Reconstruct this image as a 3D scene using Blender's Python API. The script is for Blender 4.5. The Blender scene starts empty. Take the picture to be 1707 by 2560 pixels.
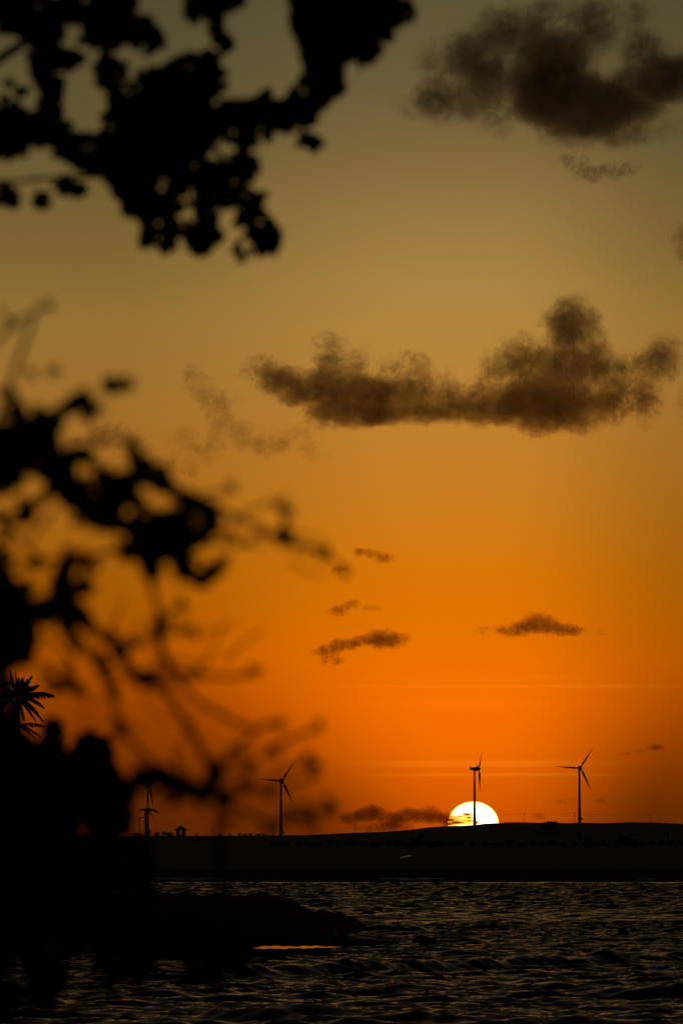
import bpy, bmesh, math, random
import numpy as np
from mathutils import Vector, Matrix, noise as mnoise
S = bpy.context.scene
random.seed(7)
# ---------------------------------------------------------------- camera
F = 14222.0                    # focal length in source pixels (200 mm lens)
HZ = 2134.0                    # horizon row in the 2560 row photograph
CX = 853.5
EYE = 5.0
cam = bpy.data.cameras.new('camera'); camo = bpy.data.objects.new('camera', cam)
S.collection.objects.link(camo); S.camera = camo
cam.sensor_fit = 'VERTICAL'; cam.sensor_height = 36; cam.lens = 200
PITCH = math.atan((HZ - 1280) / F)
camo.location = (0, 0, EYE); camo.rotation_euler = (math.pi / 2 + PITCH, 0, 0)
cam.clip_start = 0.3; cam.clip_end = 400000
cam.dof.use_dof = True; cam.dof.focus_distance = 4600; cam.dof.aperture_fstop = 8.0
cam.dof.aperture_blades = 0
_cp, _sp = math.cos(PITCH), math.sin(PITCH)
def at(px, py, d):
    """world point at ground distance d seen at source pixel px, py"""
    x, y = (px - CX) / F, (1280 - py) / F
    w = Vector((x, _cp - y * _sp, _sp + y * _cp))
    w = w * (d / w.y)
    return Vector((w.x, d, EYE + w.z))
# ---------------------------------------------------------------- world
SUN_PX, SUN_ROW = 1182.5, 2061.5
SUN_EL = (HZ - SUN_ROW) / F; SUN_AZ = (SUN_PX - CX) / F
def lin(c):
    return tuple((v / 255 / 12.92) if v <= 10.3 else ((v / 255 + .055) / 1.055) ** 2.4 for v in c)
W = bpy.data.worlds.new('World'); S.world = W; W.use_nodes = True
class NT:
    def __init__(s, tree): s.t = tree; s.n = tree.nodes; s.l = tree.links
    def new(s, typ, **kw):
        n = s.n.new(typ)
        for k, v in kw.items(): setattr(n, k, v)
        return n
    def put(s, sock, v):
        if isinstance(v, bpy.types.NodeSocket): s.l.new(v, sock)
        elif v is not None: sock.default_value = v
    def m(s, op, a, b=None, c=None, clamp=False):
        n = s.new('ShaderNodeMath', operation=op, use_clamp=clamp)
        for i, v in enumerate((a, b, c)):
            if v is not None: s.put(n.inputs[i], v)
        return n.outputs[0]
    def vm(s, op, a, b=None, scale=None):
        n = s.new('ShaderNodeVectorMath', operation=op)
        s.put(n.inputs[0], a)
        if b is not None: s.put(n.inputs[1], b)
        if scale is not None: s.put(n.inputs['Scale'], scale)
        return n.outputs['Value'] if op in ('LENGTH', 'DOT_PRODUCT', 'DISTANCE') else n.outputs[0]
    def mapr(s, v, a, b, c=0., d=1., kind='SMOOTHSTEP'):
        n = s.new('ShaderNodeMapRange', interpolation_type=kind)
        for i, x in enumerate((v, a, b, c, d)): s.put(n.inputs[i], x)
        return n.outputs[0]
    def mix(s, f, a, b, blend='MIX'):
        n = s.new('ShaderNodeMix', data_type='RGBA', blend_type=blend)
        s.put(n.inputs[0], f); s.put(n.inputs[6], a); s.put(n.inputs[7], b)
        return n.outputs[2]
    def noise(s, vec, scale, detail=3, rough=.5, col=False, dist=0.):
        n = s.new('ShaderNodeTexNoise'); s.put(n.inputs['Vector'], vec)
        n.inputs['Scale'].default_value = scale; n.inputs['Detail'].default_value = detail
        n.inputs['Roughness'].default_value = rough; n.inputs['Distortion'].default_value = dist
        return n.outputs['Color'] if col else n.outputs['Fac']
    def ramp(s, f, stops, interp='LINEAR'):
        n = s.new('ShaderNodeValToRGB'); s.put(n.inputs[0], f); cr = n.color_ramp; cr.interpolation = interp
        while len(cr.elements) < len(stops): cr.elements.new(.5)
        for e, (p, c) in zip(cr.elements, sorted(stops)):
            e.position = p
        for e, (p, c) in zip(cr.elements, sorted(stops)):
            e.color = tuple(c) + (1,)
        return n.outputs[0]
wt = NT(W.node_tree); wt.n.clear()
out = wt.new('ShaderNodeOutputWorld'); bg = wt.new('ShaderNodeBackground')
wt.l.new(bg.outputs[0], out.inputs[0])
tc = wt.new('ShaderNodeTexCoord'); sep = wt.new('ShaderNodeSeparateXYZ'); wt.l.new(tc.outputs['Generated'], sep.inputs[0])
dx, dy, dz = sep.outputs
el = wt.m('MULTIPLY', wt.m('ARCSINE', dz), F)                    # elevation, 14222 units to the radian
az = wt.m('MULTIPLY', wt.m('ARCTAN2', dx, dy), F)
daz = wt.m('SUBTRACT', az, SUN_AZ * F)
side = wt.m('MAXIMUM', wt.m('DIVIDE', daz, wt.mapr(el, 60., 420., 400., 535., 'LINEAR')), wt.m('DIVIDE', daz, wt.mapr(el, 90., 520., -400., -860., 'LINEAR')))
sidew = wt.mapr(side, 0.08, 1.12)
T_MAX = 2600.0
def stops(rows): return [(max(0, (HZ - r)) / T_MAX, lin(c)) for r, c in rows]
mid = [(-250, (84, 78, 54)), (0, (95, 84, 54)), (200, (106, 91, 56)), (357, (124, 101, 59)), (536, (151, 118, 65)), (714, (169, 131, 66)),
       (850, (178, 133, 60)), (1000, (187, 130, 52)), (1116, (194, 126, 42)), (1250, (202, 124, 30)), (1340, (209, 121, 19)),
       (1430, (217, 117, 6)), (1520, (223, 115, 1)), (1607, (232, 113, 0)), (1697, (242, 113, 0)), (1760, (248, 112, 0)),
       (1875, (240, 106, 1)), (1964, (222, 94, 0)), (2036, (208, 84, 0)), (2134, (182, 68, 0))]
edge = [(-250, (70, 64, 42)), (0, (80, 71, 46)), (350, (100, 86, 50)), (625, (126, 99, 50)), (803, (148, 112, 51)),
        (1027, (160, 110, 42)), (1160, (162, 104, 32)), (1295, (163, 99, 22)), (1430, (167, 94, 8)), (1560, (173, 89, 2)),
        (1652, (180, 85, 0)), (1697, (176, 80, 0)), (1786, (164, 71, 0)), (1920, (132, 55, 0)), (2010, (107, 44, 1)), (2134, (92, 36, 1))]
tt = wt.m('DIVIDE', el, T_MAX, clamp=True)
glow = wt.mix(sidew, wt.ramp(tt, stops(mid)), wt.ramp(tt, stops(edge)))
leftw = wt.m('MULTIPLY', wt.mapr(daz, -1150., -420., 1., 0.), wt.mapr(el, 150., 950., .40, .0))
glow = wt.mix(leftw, glow, (0, 0, 0, 1))
# thin bright layers low in the haze
vec = wt.new('ShaderNodeCombineXYZ'); wt.put(vec.inputs[0], wt.m('MULTIPLY', az, .0016)); wt.put(vec.inputs[1], wt.m('MULTIPLY', el, .02))
ln = wt.noise(vec.outputs[0], 1.6, 3, .5)
elw = wt.m('ADD', el, wt.m('MULTIPLY', wt.m('SUBTRACT', ln, .5), 9.))
def layer(row, hw, x0, x1, soft):
    a = wt.mapr(wt.m('ABSOLUTE', wt.m('SUBTRACT', elw, HZ - row)), hw * .25, hw, 1., 0.)
    b = wt.m('MULTIPLY', wt.mapr(az, x0 - CX - soft, x0 - CX + soft), wt.mapr(az, x1 - CX - soft, x1 - CX + soft, 1., 0.))
    return wt.m('MULTIPLY', a, b)
lay = wt.m('MULTIPLY', layer(1910, 13, 960, 1440, 170), .075)
for r, h, a, b, s_, k in ((1938, 6, 980, 1470, 150, .07), (1717, 6, 930, 1640, 190, .045), (1695, 10, 980, 1500, 180, .015), (1760, 12, 900, 1400, 200, .012)):
    lay = wt.m('ADD', lay, wt.m('MULTIPLY', layer(r, h, a, b, s_), k))
glow = wt.mix(1.0, glow, wt.mix(lay, (0, 0, 0, 1), (1.0, .45, .04, 1)), 'ADD')
# the rest of the sky dome: the physical dusk sky, dim
sky = wt.new('ShaderNodeTexSky', sky_type='NISHITA'); sky.sun_disc = False
sky.sun_elevation = SUN_EL; sky.sun_rotation = SUN_AZ
sky.altitude = 5
dim = wt.mix(1.0, wt.vm('SCALE', sky.outputs[0], scale=.022), (1.0, .90, .70, 1), 'MULTIPLY')
dim = wt.mix(1.0, dim, (.0035, .0030, .0022, 1), 'ADD')
away = wt.m('MAXIMUM', wt.mapr(el, 2080., 3700.), wt.mapr(wt.m('ABSOLUTE', daz), 1300., 5200.))
wt.put(bg.inputs[0], wt.mix(away, glow, dim)); bg.inputs[1].default_value = 1.0
# ---------------------------------------------------------------- sun lamp
sl = bpy.data.lights.new('sun_light', 'SUN'); sl.energy = 0.06; sl.angle = math.radians(.53); sl.color = (1, .45, .12)
slo = bpy.data.objects.new('sun_light', sl); S.collection.objects.link(slo)
slo.rotation_euler = (math.pi / 2 + SUN_EL, 0, math.pi - SUN_AZ + math.pi)   # light travels towards the camera
_d = Vector((math.sin(SUN_AZ), math.cos(SUN_AZ), SUN_EL)); slo.rotation_euler = _d.to_track_quat('Z', 'Y').to_euler()
S.view_settings.view_transform = 'Standard'; S.view_settings.look = 'None'
S.view_settings.exposure = 0; S.view_settings.gamma = 1; S.view_settings.use_curve_mapping = False
S.cycles.max_bounces = 5; S.cycles.volume_bounces = 0; S.cycles.transparent_max_bounces = 16
S.cycles.volume_max_steps = 256
# ---------------------------------------------------------------- helpers
C = S.collection
def link(o, parent=None):
    C.objects.link(o)
    if parent is not None: o.parent = parent
    return o
def obj(name, verts, faces, mat, parent=None, smooth=False, origin=None):
    me = bpy.data.meshes.new(name)
    if origin is not None:
        ox = Vector(origin); verts = [tuple(Vector(v) - ox) for v in verts]
    me.from_pydata([tuple(v) for v in verts], [], faces); me.update()
    if mat: me.materials.append(mat)
    if smooth: me.polygons.foreach_set('use_smooth', [True] * len(me.polygons))
    o = bpy.data.objects.new(name, me); link(o, parent)
    if origin is not None: o.location = origin
    return o
def obj_np(name, V, Q, mat, parent=None, smooth=True):
    V = np.asarray(V, np.float32); Q = np.asarray(Q, np.int32)
    me = bpy.data.meshes.new(name)
    me.vertices.add(len(V)); me.vertices.foreach_set('co', V.ravel())
    k = Q.shape[1]
    me.loops.add(Q.size); me.loops.foreach_set('vertex_index', Q.ravel())
    me.polygons.add(len(Q)); me.polygons.foreach_set('loop_start', np.arange(0, Q.size, k, dtype=np.int32))
    me.polygons.foreach_set('use_smooth', [smooth] * len(Q))
    me.update(calc_edges=True); me.materials.append(mat)
    return link(bpy.data.objects.new(name, me), parent)
def empty(name, loc, label, cat, group=None, kind=None):
    o = bpy.data.objects.new(name, None); link(o); o.location = loc; o.empty_display_size = .5
    return tag(o, label, cat, group, kind)
def tag(o, label=None, cat=None, group=None, kind=None):
    if label: o['label'] = label
    if cat: o['category'] = cat
    if group: o['group'] = group
    if kind: o['kind'] = kind
    return o
class MB:
    """collects shapes into one mesh"""
    def __init__(s): s.v = []; s.f = []
    def add(s, v, f):
        n = len(s.v); s.v += [tuple(x) for x in v]; s.f += [tuple(i + n for i in q) for q in f]
    def box(s, c, size, M=None):
        hx, hy, hz = [a / 2 for a in size]; v = []
        for z in (-hz, hz):
            for x, y in ((-hx, -hy), (hx, -hy), (hx, hy), (-hx, hy)):
                p = Vector((x, y, z)); p = M @ p if M else p; v.append(p + Vector(c))
        s.add(v, [(3, 2, 1, 0), (4, 5, 6, 7), (0, 1, 5, 4), (1, 2, 6, 5), (2, 3, 7, 6), (3, 0, 4, 7)])
    def tube(s, pts, rad, n=8, cap=True):
        pts = [Vector(p) for p in pts]; v = []; f = []
        if not hasattr(rad, '__len__'): rad = [rad] * len(pts)
        ref = None
        for i, p in enumerate(pts):
            t = (pts[min(i + 1, len(pts) - 1)] - pts[max(i - 1, 0)]).normalized()
            if ref is None: ref = t.orthogonal().normalized()
            ref = (ref - t * ref.dot(t)).normalized(); b = t.cross(ref)
            for k in range(n):
                a = 2 * math.pi * k / n; v.append(p + (ref * math.cos(a) + b * math.sin(a)) * rad[i])
        for i in range(len(pts) - 1):
            for k in range(n):
                f.append((i * n + k, i * n + (k + 1) % n, (i + 1) * n + (k + 1) % n, (i + 1) * n + k))
        if cap:
            f.append(tuple(reversed(range(n)))); f.append(tuple(range((len(pts) - 1) * n, len(pts) * n)))
        s.add(v, f)
    def lathe(s, prof, n=20, axis='Z', off=(0, 0, 0)):
        v = []; f = []
        for z, r in prof:
            for k in range(n):
                a = 2 * math.pi * k / n; x, y = r * math.cos(a), r * math.sin(a)
                p = (x, y, z) if axis == 'Z' else (x, z, y)
                v.append((p[0] + off[0], p[1] + off[1], p[2] + off[2]))
        for i in range(len(prof) - 1):
            for k in range(n):
                f.append((i * n + k, i * n + (k + 1) % n, (i + 1) * n + (k + 1) % n, (i + 1) * n + k))
        f.append(tuple(reversed(range(n)))); f.append(tuple(range((len(prof) - 1) * n, len(prof) * n)))
        s.add(v, f)
    def build(s, name, mat, parent=None, smooth=False): return obj(name, s.v, s.f, mat, parent, smooth)
def copy_tree(o, parent=None):
    c = o.copy(); C.objects.link(c)
    if parent is not None: c.parent = parent
    for ch in [x for x in list(bpy.data.objects) if x.parent == o and x.name in C.objects]:
        copy_tree(ch, c)
    return c
def mat(name, col, rough=.8, col2=None, scale=3., metal=0., bump=0., bscale=None, spec=.4):
    m = bpy.data.materials.new(name); m.use_nodes = True; t = NT(m.node_tree); b = t.n['Principled BSDF']
    b.inputs['Roughness'].default_value = rough; b.inputs['Metallic'].default_value = metal
    b.inputs['Specular IOR Level'].default_value = spec
    tc = t.new('ShaderNodeTexCoord').outputs['Object']
    if col2:
        nz = t.mapr(t.noise(tc, scale, 6, .62), .35, .65)
        t.put(b.inputs['Base Color'], t.mix(nz, tuple(col) + (1,), tuple(col2) + (1,)))
    else: b.inputs['Base Color'].default_value = tuple(col) + (1,)
    if bump:
        bn = t.new('ShaderNodeBump'); bn.inputs['Distance'].default_value = bump; bn.inputs['Strength'].default_value = .8
        t.put(bn.inputs['Height'], t.noise(tc, bscale or scale * 2, 6, .6)); t.put(b.inputs['Normal'], bn.outputs[0])
    return m
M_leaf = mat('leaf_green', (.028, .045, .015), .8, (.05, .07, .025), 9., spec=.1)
M_bark = mat('bark_brown', (.05, .036, .025), .9, (.09, .07, .05), 25., bump=.004)
M_leaf_far = mat('far_leaf', (.03, .045, .018), .8, (.055, .07, .03), .6)
M_bark_far = mat('far_bark', (.05, .04, .03), .9, (.08, .06, .045), 2.)
M_palm = mat('palm_frond_green', (.035, .05, .018), .55, (.06, .075, .025), 1.5)
M_rock = mat('wet_dark_rock', (.025, .022, .018), .95, (.05, .043, .036), .8, bump=.12, bscale=1.4, spec=.05)
M_sand = mat('dune_sand', (.12, .09, .06), .95, (.075, .06, .04), .012, bump=.4, bscale=.05, spec=.1)
M_soil = mat('coast_scrub_soil', (.03, .032, .018), .95, (.055, .045, .03), .03, bump=.4, bscale=.2, spec=.1)
M_white = mat('turbine_white_paint', (.42, .42, .41), .45, (.36, .36, .35), .3)
M_steel = mat('galvanised_steel', (.25, .25, .25), .45, (.18, .18, .18), 2., metal=.7)
M_wood = mat('weathered_wood', (.10, .07, .045), .9, (.06, .045, .03), 3.)
M_conc = mat('pole_concrete', (.22, .21, .19), .9, (.16, .15, .14), 2.)
M_thatch = mat('roof_tile', (.10, .055, .035), .9, (.06, .035, .025), 4., bump=.02, bscale=12)
M_wall = mat('hut_plaster', (.20, .18, .15), .9, (.14, .12, .10), 2.)
# ---------------------------------------------------------------- sun disc
DS = 150000.0
m = bpy.data.materials.new('sun_glow'); m.use_nodes = True; t = NT(m.node_tree); t.n.clear()
e = t.new('ShaderNodeEmission'); e.inputs[1].default_value = 1.
lw = t.new('ShaderNodeLayerWeight'); lw.inputs[0].default_value = .5      # limb darkening
t.put(e.inputs[0], t.ramp(lw.outputs['Facing'], [(0., (4.2, 3.3, 2.1)), (.50, (4.0, 3.0, 1.7)), (.70, (3.2, 2.0, .7)), (.84, (2.2, 1.0, .05)), (1., (1.1, .25, .0))]))
o_ = t.new('ShaderNodeOutputMaterial'); t.l.new(e.outputs[0], o_.inputs[0])
try: m.cycles.emission_sampling = 'NONE'
except Exception: pass
sb = MB(); n = 48
sb.lathe([(math.sin(a) * 58.2, math.cos(a) * 64.6) for a in [(-.4995 + k / 48) * math.pi for k in range(48)] + [.4995 * math.pi]], 96)
suno = sb.build('sun', m, smooth=True); suno.location = at(SUN_PX, SUN_ROW, DS); suno.scale = (DS / F,) * 3
tag(suno, 'glowing white half disc of the setting sun behind the dune crest', 'sun')
# ---------------------------------------------------------------- clouds (real volumes, 10 to 100 km away)
def cloud(label, D, blobs, tau, thick, nscale=1 / 70., lo=.02, hi=.55, amp=.9, color=(.55, .42, .34), scat=(.55, .44, .40), sratio=.5,
          warp=26., detail=7, name='cloud', rough=.62, aniso=.3, group='clouds in the sunset sky', seed=0., stretch=1., rdg=3.0):
    s = D / F; GR = 1.42
    cx = sum(b[0] for b in blobs) / len(blobs); cy = sum(b[1] for b in blobs) / len(blobs)
    o0 = at(cx, cy, D)
    mb = MB()
    L = []
    for b in blobs:
        px, py, rx, rz = b[:4]; w = b[4] if len(b) > 4 else 1.
        ry = thick * (b[5] if len(b) > 5 else 1.)
        L.append((px - cx, cy - py, rx, rz, ry, w))
        ico = bmesh.new(); bmesh.ops.create_icosphere(ico, subdivisions=3, radius=1.0)
        mb.add([((px - cx) + v.co.x * rx * GR, v.co.y * ry * GR, (cy - py) + v.co.z * rz * GR) for v in ico.verts], [[v.index for v in f.verts] for f in ico.faces]); ico.free()
    tmp = mb.build('tmp', None)
    rm = tmp.modifiers.new('r', 'REMESH'); rm.mode = 'VOXEL'; rm.voxel_size = max(2.5, min(min(q[2], q[3], q[4]) for q in L) / 4.)
    dg = bpy.context.evaluated_depsgraph_get(); me = bpy.data.meshes.new_from_object(tmp.evaluated_get(dg))
    bpy.data.objects.remove(tmp)
    me.transform(Matrix.Scale(s, 4)); me.name = name
    o = bpy.data.objects.new(name, me); link(o); o.location = o0
    m = bpy.data.materials.new('cloud_vapour'); m.use_nodes = True; t = NT(m.node_tree); t.n.clear(); me.materials.clear(); me.materials.append(m)
    q = t.vm('SCALE', t.new('ShaderNodeTexCoord').outputs['Object'], scale=1 / s)
    qs = t.vm('ADD', t.vm('MULTIPLY', q, (1. / stretch, 1, 1)), (seed * 731., seed * 317., 0))
    wv = t.vm('SCALE', t.vm('SUBTRACT', t.noise(qs, nscale * .8, 4, .6, col=True), (.5, .5, .5)), scale=warp * 2)
    qw = t.vm('ADD', q, wv)
    f = None
    for (x, z, rx, rz, ry, w) in L:
        r = t.vm('LENGTH', t.vm('MULTIPLY', t.vm('SUBTRACT', qw, (x, 0, z)), (1 / rx, 1 / ry, 1 / rz)))
        g = t.m('MULTIPLY', t.m('SUBTRACT', 1., t.m('MULTIPLY', r, r), clamp=True), w)
        f = g if f is None else t.m('ADD', f, g)
    # fade to nothing at the real (unwarped) skin
    sk = None
    for (x, z, rx, rz, ry, w) in L:
        r = t.vm('LENGTH', t.vm('MULTIPLY', t.vm('SUBTRACT', q, (x, 0, z)), (1 / rx, 1 / ry, 1 / rz)))
        sk = r if sk is None else t.m('MINIMUM', sk, r)
    nz = t.noise(t.vm('ADD', qs, t.vm('SCALE', wv, scale=.6)), nscale, detail, rough)
    rw = None
    for (x, z, rx, rz, ry, w) in L:
        r = t.vm('LENGTH', t.vm('MULTIPLY', t.vm('SUBTRACT', qw, (x, 0, z)), (1 / rx, 1 / ry, 1 / rz)))
        rw = r if rw is None else t.m('MINIMUM', rw, r)
    v = t.m('ADD', t.m('SUBTRACT', f, t.m('MULTIPLY', t.m('MAXIMUM', t.m('SUBTRACT', rw, .9), 0.), 1.0)), t.m('MULTIPLY', t.m('SUBTRACT', nz, .55), amp * 3.2))
    rd = t.m('ABSOLUTE', t.m('SUBTRACT', t.noise(t.vm('ADD', qs, t.vm('SCALE', wv, scale=1.3)), nscale * 2.6, 3, .55), .5))
    v = t.m('ADD', v, t.m('SUBTRACT', .065 * rdg, t.m('MULTIPLY', rd, rdg)))
    v = t.m('MULTIPLY', t.m('MULTIPLY', t.mapr(v, lo, hi), t.mapr(v, lo, 1.5, .22, 1.0)), t.mapr(sk, 1.12, 1.40, 1., 0.))
    dens = t.m('MULTIPLY', v, tau / (thick * 1.3 * s))
    ab = t.new('ShaderNodeVolumeAbsorption'); ab.inputs[0].default_value = tuple(color) + (1,); t.put(ab.inputs[1], dens)
    sc = t.new('ShaderNodeVolumeScatter'); sc.inputs[0].default_value = tuple(scat) + (1,); sc.inputs['Anisotropy'].default_value = aniso
    t.put(sc.inputs[1], t.m('MULTIPLY', dens, sratio))
    ad = t.new('ShaderNodeAddShader'); t.l.new(ab.outputs[0], ad.inputs[0]); t.l.new(sc.outputs[0], ad.inputs[1])
    oo = t.new('ShaderNodeOutputMaterial'); t.l.new(ad.outputs[0], oo.inputs['Volume'])
    try: m.cycles.volume_step_rate = 1.0
    except Exception: pass
    return tag(o, label, 'cloud', group)
BR = (.30, .15, .11)
cloud('huge dark brown cloud in the top right corner, blackest in its middle', 12500,
      [(1140, 190, 150, 130, .6), (1240, 110, 170, 120, .6), (1080, 270, 110, 80, .5), (1370, 60, 210, 110, .6), (1540, 70, 170, 110, .6), (1640, 140, 110, 80, .45),
       (1385, 190, 130, 130, 1.5), (1440, 270, 170, 80, 1.1), (1560, 240, 170, 75, 1.1), (1690, 195, 130, 70, 1.1), (1270, 250, 140, 110, .7), (1600, 320, 130, 70, .55), (1480, 330, 150, 60, .6)],
      3.1, 120, 1 / 95., color=(.26, .17, .13), scat=(.42, .42, .36), amp=.60, warp=26, lo=.0, hi=.8, rough=.55, rdg=2.2)
cloud('faint brown wisp just below the huge top right cloud', 13500,
      [(1420, 400, 60, 30, .5), (1480, 430, 90, 34, .6), (1550, 420, 70, 22, .4)], 1.3, 30, 1 / 40., color=BR, amp=.8, warp=14, seed=3)
cloud('long brown cloud with a ragged top left of the towering cloud', 21000,
      [(665, 935, 75, 62, .75), (735, 965, 100, 58, 1.), (850, 905, 95, 95, .75), (830, 985, 130, 75, 1.0), (930, 1000, 150, 75, 1.1), (1020, 955, 130, 85, .7), (1090, 1010, 150, 66, .7), (870, 1040, 160, 40, .8), (1000, 1040, 180, 36, .6), (1160, 1030, 90, 50, .5)],
      2.3, 66, 1 / 66., color=BR, amp=.80, warp=26, seed=1)
cloud('towering dark brown cloud with a puffy turret at the right', 21500,
      [(1215, 1015, 130, 66, .7), (1290, 950, 140, 100, .75), (1345, 1020, 150, 78, 1.25), (1430, 1025, 150, 72, .85), (1428, 800, 95, 78, .95), (1435, 880, 105, 110, .8), (1390, 940, 110, 90, .6), (1290, 880, 90, 70, .5), (1500, 900, 80, 80, .5), (1530, 1010, 130, 70, .45), (1595, 950, 70, 100, .6), (1655, 895, 80, 66, .8), (1620, 1010, 55, 80, .45), (1480, 960, 120, 90, .4)],
      2.4, 70, 1 / 66., color=BR, amp=.82, warp=26, seed=2)
cloud('curling wisp of thin cloud left of the long brown cloud', 20000,
      [(490, 950, 60, 50, .6), (530, 995, 80, 44, .65), (545, 1050, 46, 50, .6), (460, 1090, 60, 46, .5), (590, 1085, 80, 46, .75), (660, 1115, 80, 36, .6), (740, 1095, 90, 50, .55), (790, 1135, 60, 30, .45), (520, 1130, 80, 36, .5)],
      .8, 40, 1 / 44., color=BR, amp=.85, warp=24, seed=5, rough=.68)
cloud('small greyish cloud behind the leaves at the left', 20500,
      [(270, 1085, 70, 50, .8), (200, 1110, 70, 34, .5), (330, 1120, 80, 40, .5), (450, 1160, 90, 40, .4)], 1.3, 40, 1 / 45., color=(.35, .25, .25), amp=.7, warp=14, seed=6)
cloud('faint cloud cut off by the right edge between the two brown clouds', 16500, [(1715, 610, 45, 70, .7), (1760, 640, 60, 50, .7)], 1.2, 40, 1 / 45., color=BR, amp=.6, warp=12, seed=7)
cloud('faint cloud cut off by the right edge beside the towering cloud', 21000, [(1715, 1010, 35, 60, .5), (1750, 1050, 50, 50, .6)], 1.0, 30, 1 / 40., color=BR, amp=.7, warp=12, seed=8)
G2 = 'small cloudlets low in the orange sky'
cloud('tiny curved cloudlet right of the blurred twigs', 33000, [(915, 1382, 36, 15, .6), (955, 1394, 44, 18, .85), (895, 1378, 24, 11, .5)], 1.3, 12, 1 / 20., color=(.5, .22, .05), amp=.6, warp=6, seed=9, group=G2)
cloud('tiny dark cloudlet touching the tips of the blurred twigs', 34000, [(850, 1425, 30, 18, .7)], 1.2, 14, 1 / 22., color=BR, amp=.6, warp=6, seed=10, group=G2)
cloud('thin cloudlet directly above the pair of ragged streak clouds', 37000, [(845, 1527, 40, 17, .9), (880, 1512, 34, 17, .9), (928, 1518, 28, 11, .5)], 1.4, 12, 1 / 22., color=(.45, .18, .05), amp=.7, warp=7, seed=11, group=G2)
cloud('ragged streak cloud with an orange rim left of the sun column', 40000,
      [(815, 1628, 50, 20, .8), (860, 1612, 50, 19, .9), (900, 1602, 40, 16, .8), (950, 1598, 54, 32, 1.1), (990, 1602, 44, 26, .6), (825, 1652, 42, 15, .7)],
      1.5, 18, 1 / 26., color=(.50, .16, .04), amp=.7, warp=8, seed=12, group=G2, sratio=.8, aniso=.7, scat=(.9, .6, .3))
cloud('arched dark cloudlet with glowing orange fringes above the right turbine pair', 40500,
      [(1296, 1574, 60, 26, .9), (1345, 1558, 64, 32, 1.15), (1405, 1574, 66, 20, .9), (1220, 1576, 70, 14, .3), (1460, 1580, 60, 14, .3)],
      1.5, 20, 1 / 30., color=(.50, .16, .04), amp=.65, warp=9, seed=13, group=G2, sratio=.8, aniso=.7, scat=(.9, .6, .3))
cloud('small cloudlet high beside the right turbine near the right edge', 60000, [(1636, 1868, 30, 12, .9), (1600, 1878, 24, 8, .5), (1560, 1884, 24, 7, .4)], 1.2, 12, 1 / 18., color=(.45, .18, .05), amp=.5, warp=5, seed=14, group=G2)
cloud('bank of low dark cloud with two humps left of the sun', 90000,
      [(880, 2045, 40, 22, 1.), (930, 2034, 50, 28, 1.2), (980, 2050, 40, 24, 1.), (1020, 2040, 46, 26, 1.1), (1075, 2040, 44, 28, 1.2), (1120, 2050, 34, 26, 1.), (960, 2070, 110, 16, .8)],
      2.3, 26, 1 / 26., color=(.34, .26, .2), amp=.50, warp=7, seed=15, group=G2, sratio=.35, lo=.1, hi=.5)
for (lb, bl, sd) in (('little smudge of cloud between sun and right turbine above the wires', [(1345, 2040, 22, 13, .9)], 16),
                     ('faint smudge of cloud just left of the right turbine tower', [(1405, 2005, 26, 10, .6), (1430, 1996, 14, 8, .5)], 17),
                     ('faint smudge of cloud just right of the right turbine tower', [(1502, 2001, 22, 10, .7)], 18),
                     ('small low cloud smudge right of the right turbine base', [(1474, 2042, 18, 7, .7)], 19)):
    cloud(lb, 80000, bl, .7, 12, 1 / 18., color=(.4, .25, .2), amp=.4, warp=4, seed=sd, group=G2)
cloud('thin yellow cloud veil over the lower left and bottom of the sun disc', 120000,
      [(1128, 2052, 26, 24, .9), (1150, 2052, 34, 18, 1.), (1172, 2052, 26, 14, .9), (1165, 2040, 18, 7, .6), (1212, 2062, 34, 9, .7), (1240, 2056, 12, 18, .5)],
      3.4, 12, 1 / 15., color=(.80, .62, .0), amp=.34, warp=4, seed=20, group=G2, sratio=.0, lo=-.15, hi=.7)
cloud('dark red shreds of cloud in front of the lower left of the sun disc', 118000,
      [(1168, 2036, 17, 4.5, 1.2), (1150, 2040, 10, 3, .8), (1172, 2044, 12, 3.4, .9), (1126, 2050, 12, 4, .9), (1144, 2057, 20, 5, 1.1), (1174, 2052, 10, 3, .7), (1192, 2056, 7, 6, .9), (1124, 2060, 12, 5, .8)],
      8.5, 6, 1 / 8., color=(.72, .42, .2), amp=.45, warp=2.5, seed=21, group=G2, sratio=.0, lo=-.1, hi=.8)
# ---------------------------------------------------------------- water
rng = np.random.default_rng(5)
ys = np.concatenate([np.linspace(30, 150, 60)[:-1], np.arange(150, 420, .24), np.arange(420, 1030, .6)])
ui = np.linspace(-.068, .068, 400)
us = np.concatenate([np.array([-.9, -.6, -.4, -.25, -.16, -.11, -.085, -.075]), ui, np.array([.075, .085, .11, .16, .25, .4, .6, .9])])
Yg, Ug = np.meshgrid(ys, us, indexing='ij'); Xg = Ug * Yg
Z = np.zeros_like(Xg)
for i in range(80):
    lam = .62 * (6. / .62) ** (rng.random() ** 1.2); k = 2 * np.pi / lam
    th = rng.normal(0, .42) + .25; a = .0128 * lam ** .66 * (.5 + rng.random())
    ph = k * (Xg * np.sin(th) + Yg * np.cos(th)) + rng.random() * 6.28
    res = np.clip((lam / np.where(Yg < 420, .24, .6) - 2.2) / 2, 0, 1)
    Z += a * res * (1 - 2 * np.abs(np.sin(ph / 2)) ** .8 + .2) * .8
_kx = np.arange(-400, 400, .5); _kv = np.random.default_rng(3).normal(0, 1, len(_kx)); _kw = np.convolve(_kv, np.ones(6) / 6, 'same')
def rn1(x): return np.interp(x, _kx, _kv) * .5 + np.interp(x * .37, _kx, _kw) * 1.2
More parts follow.
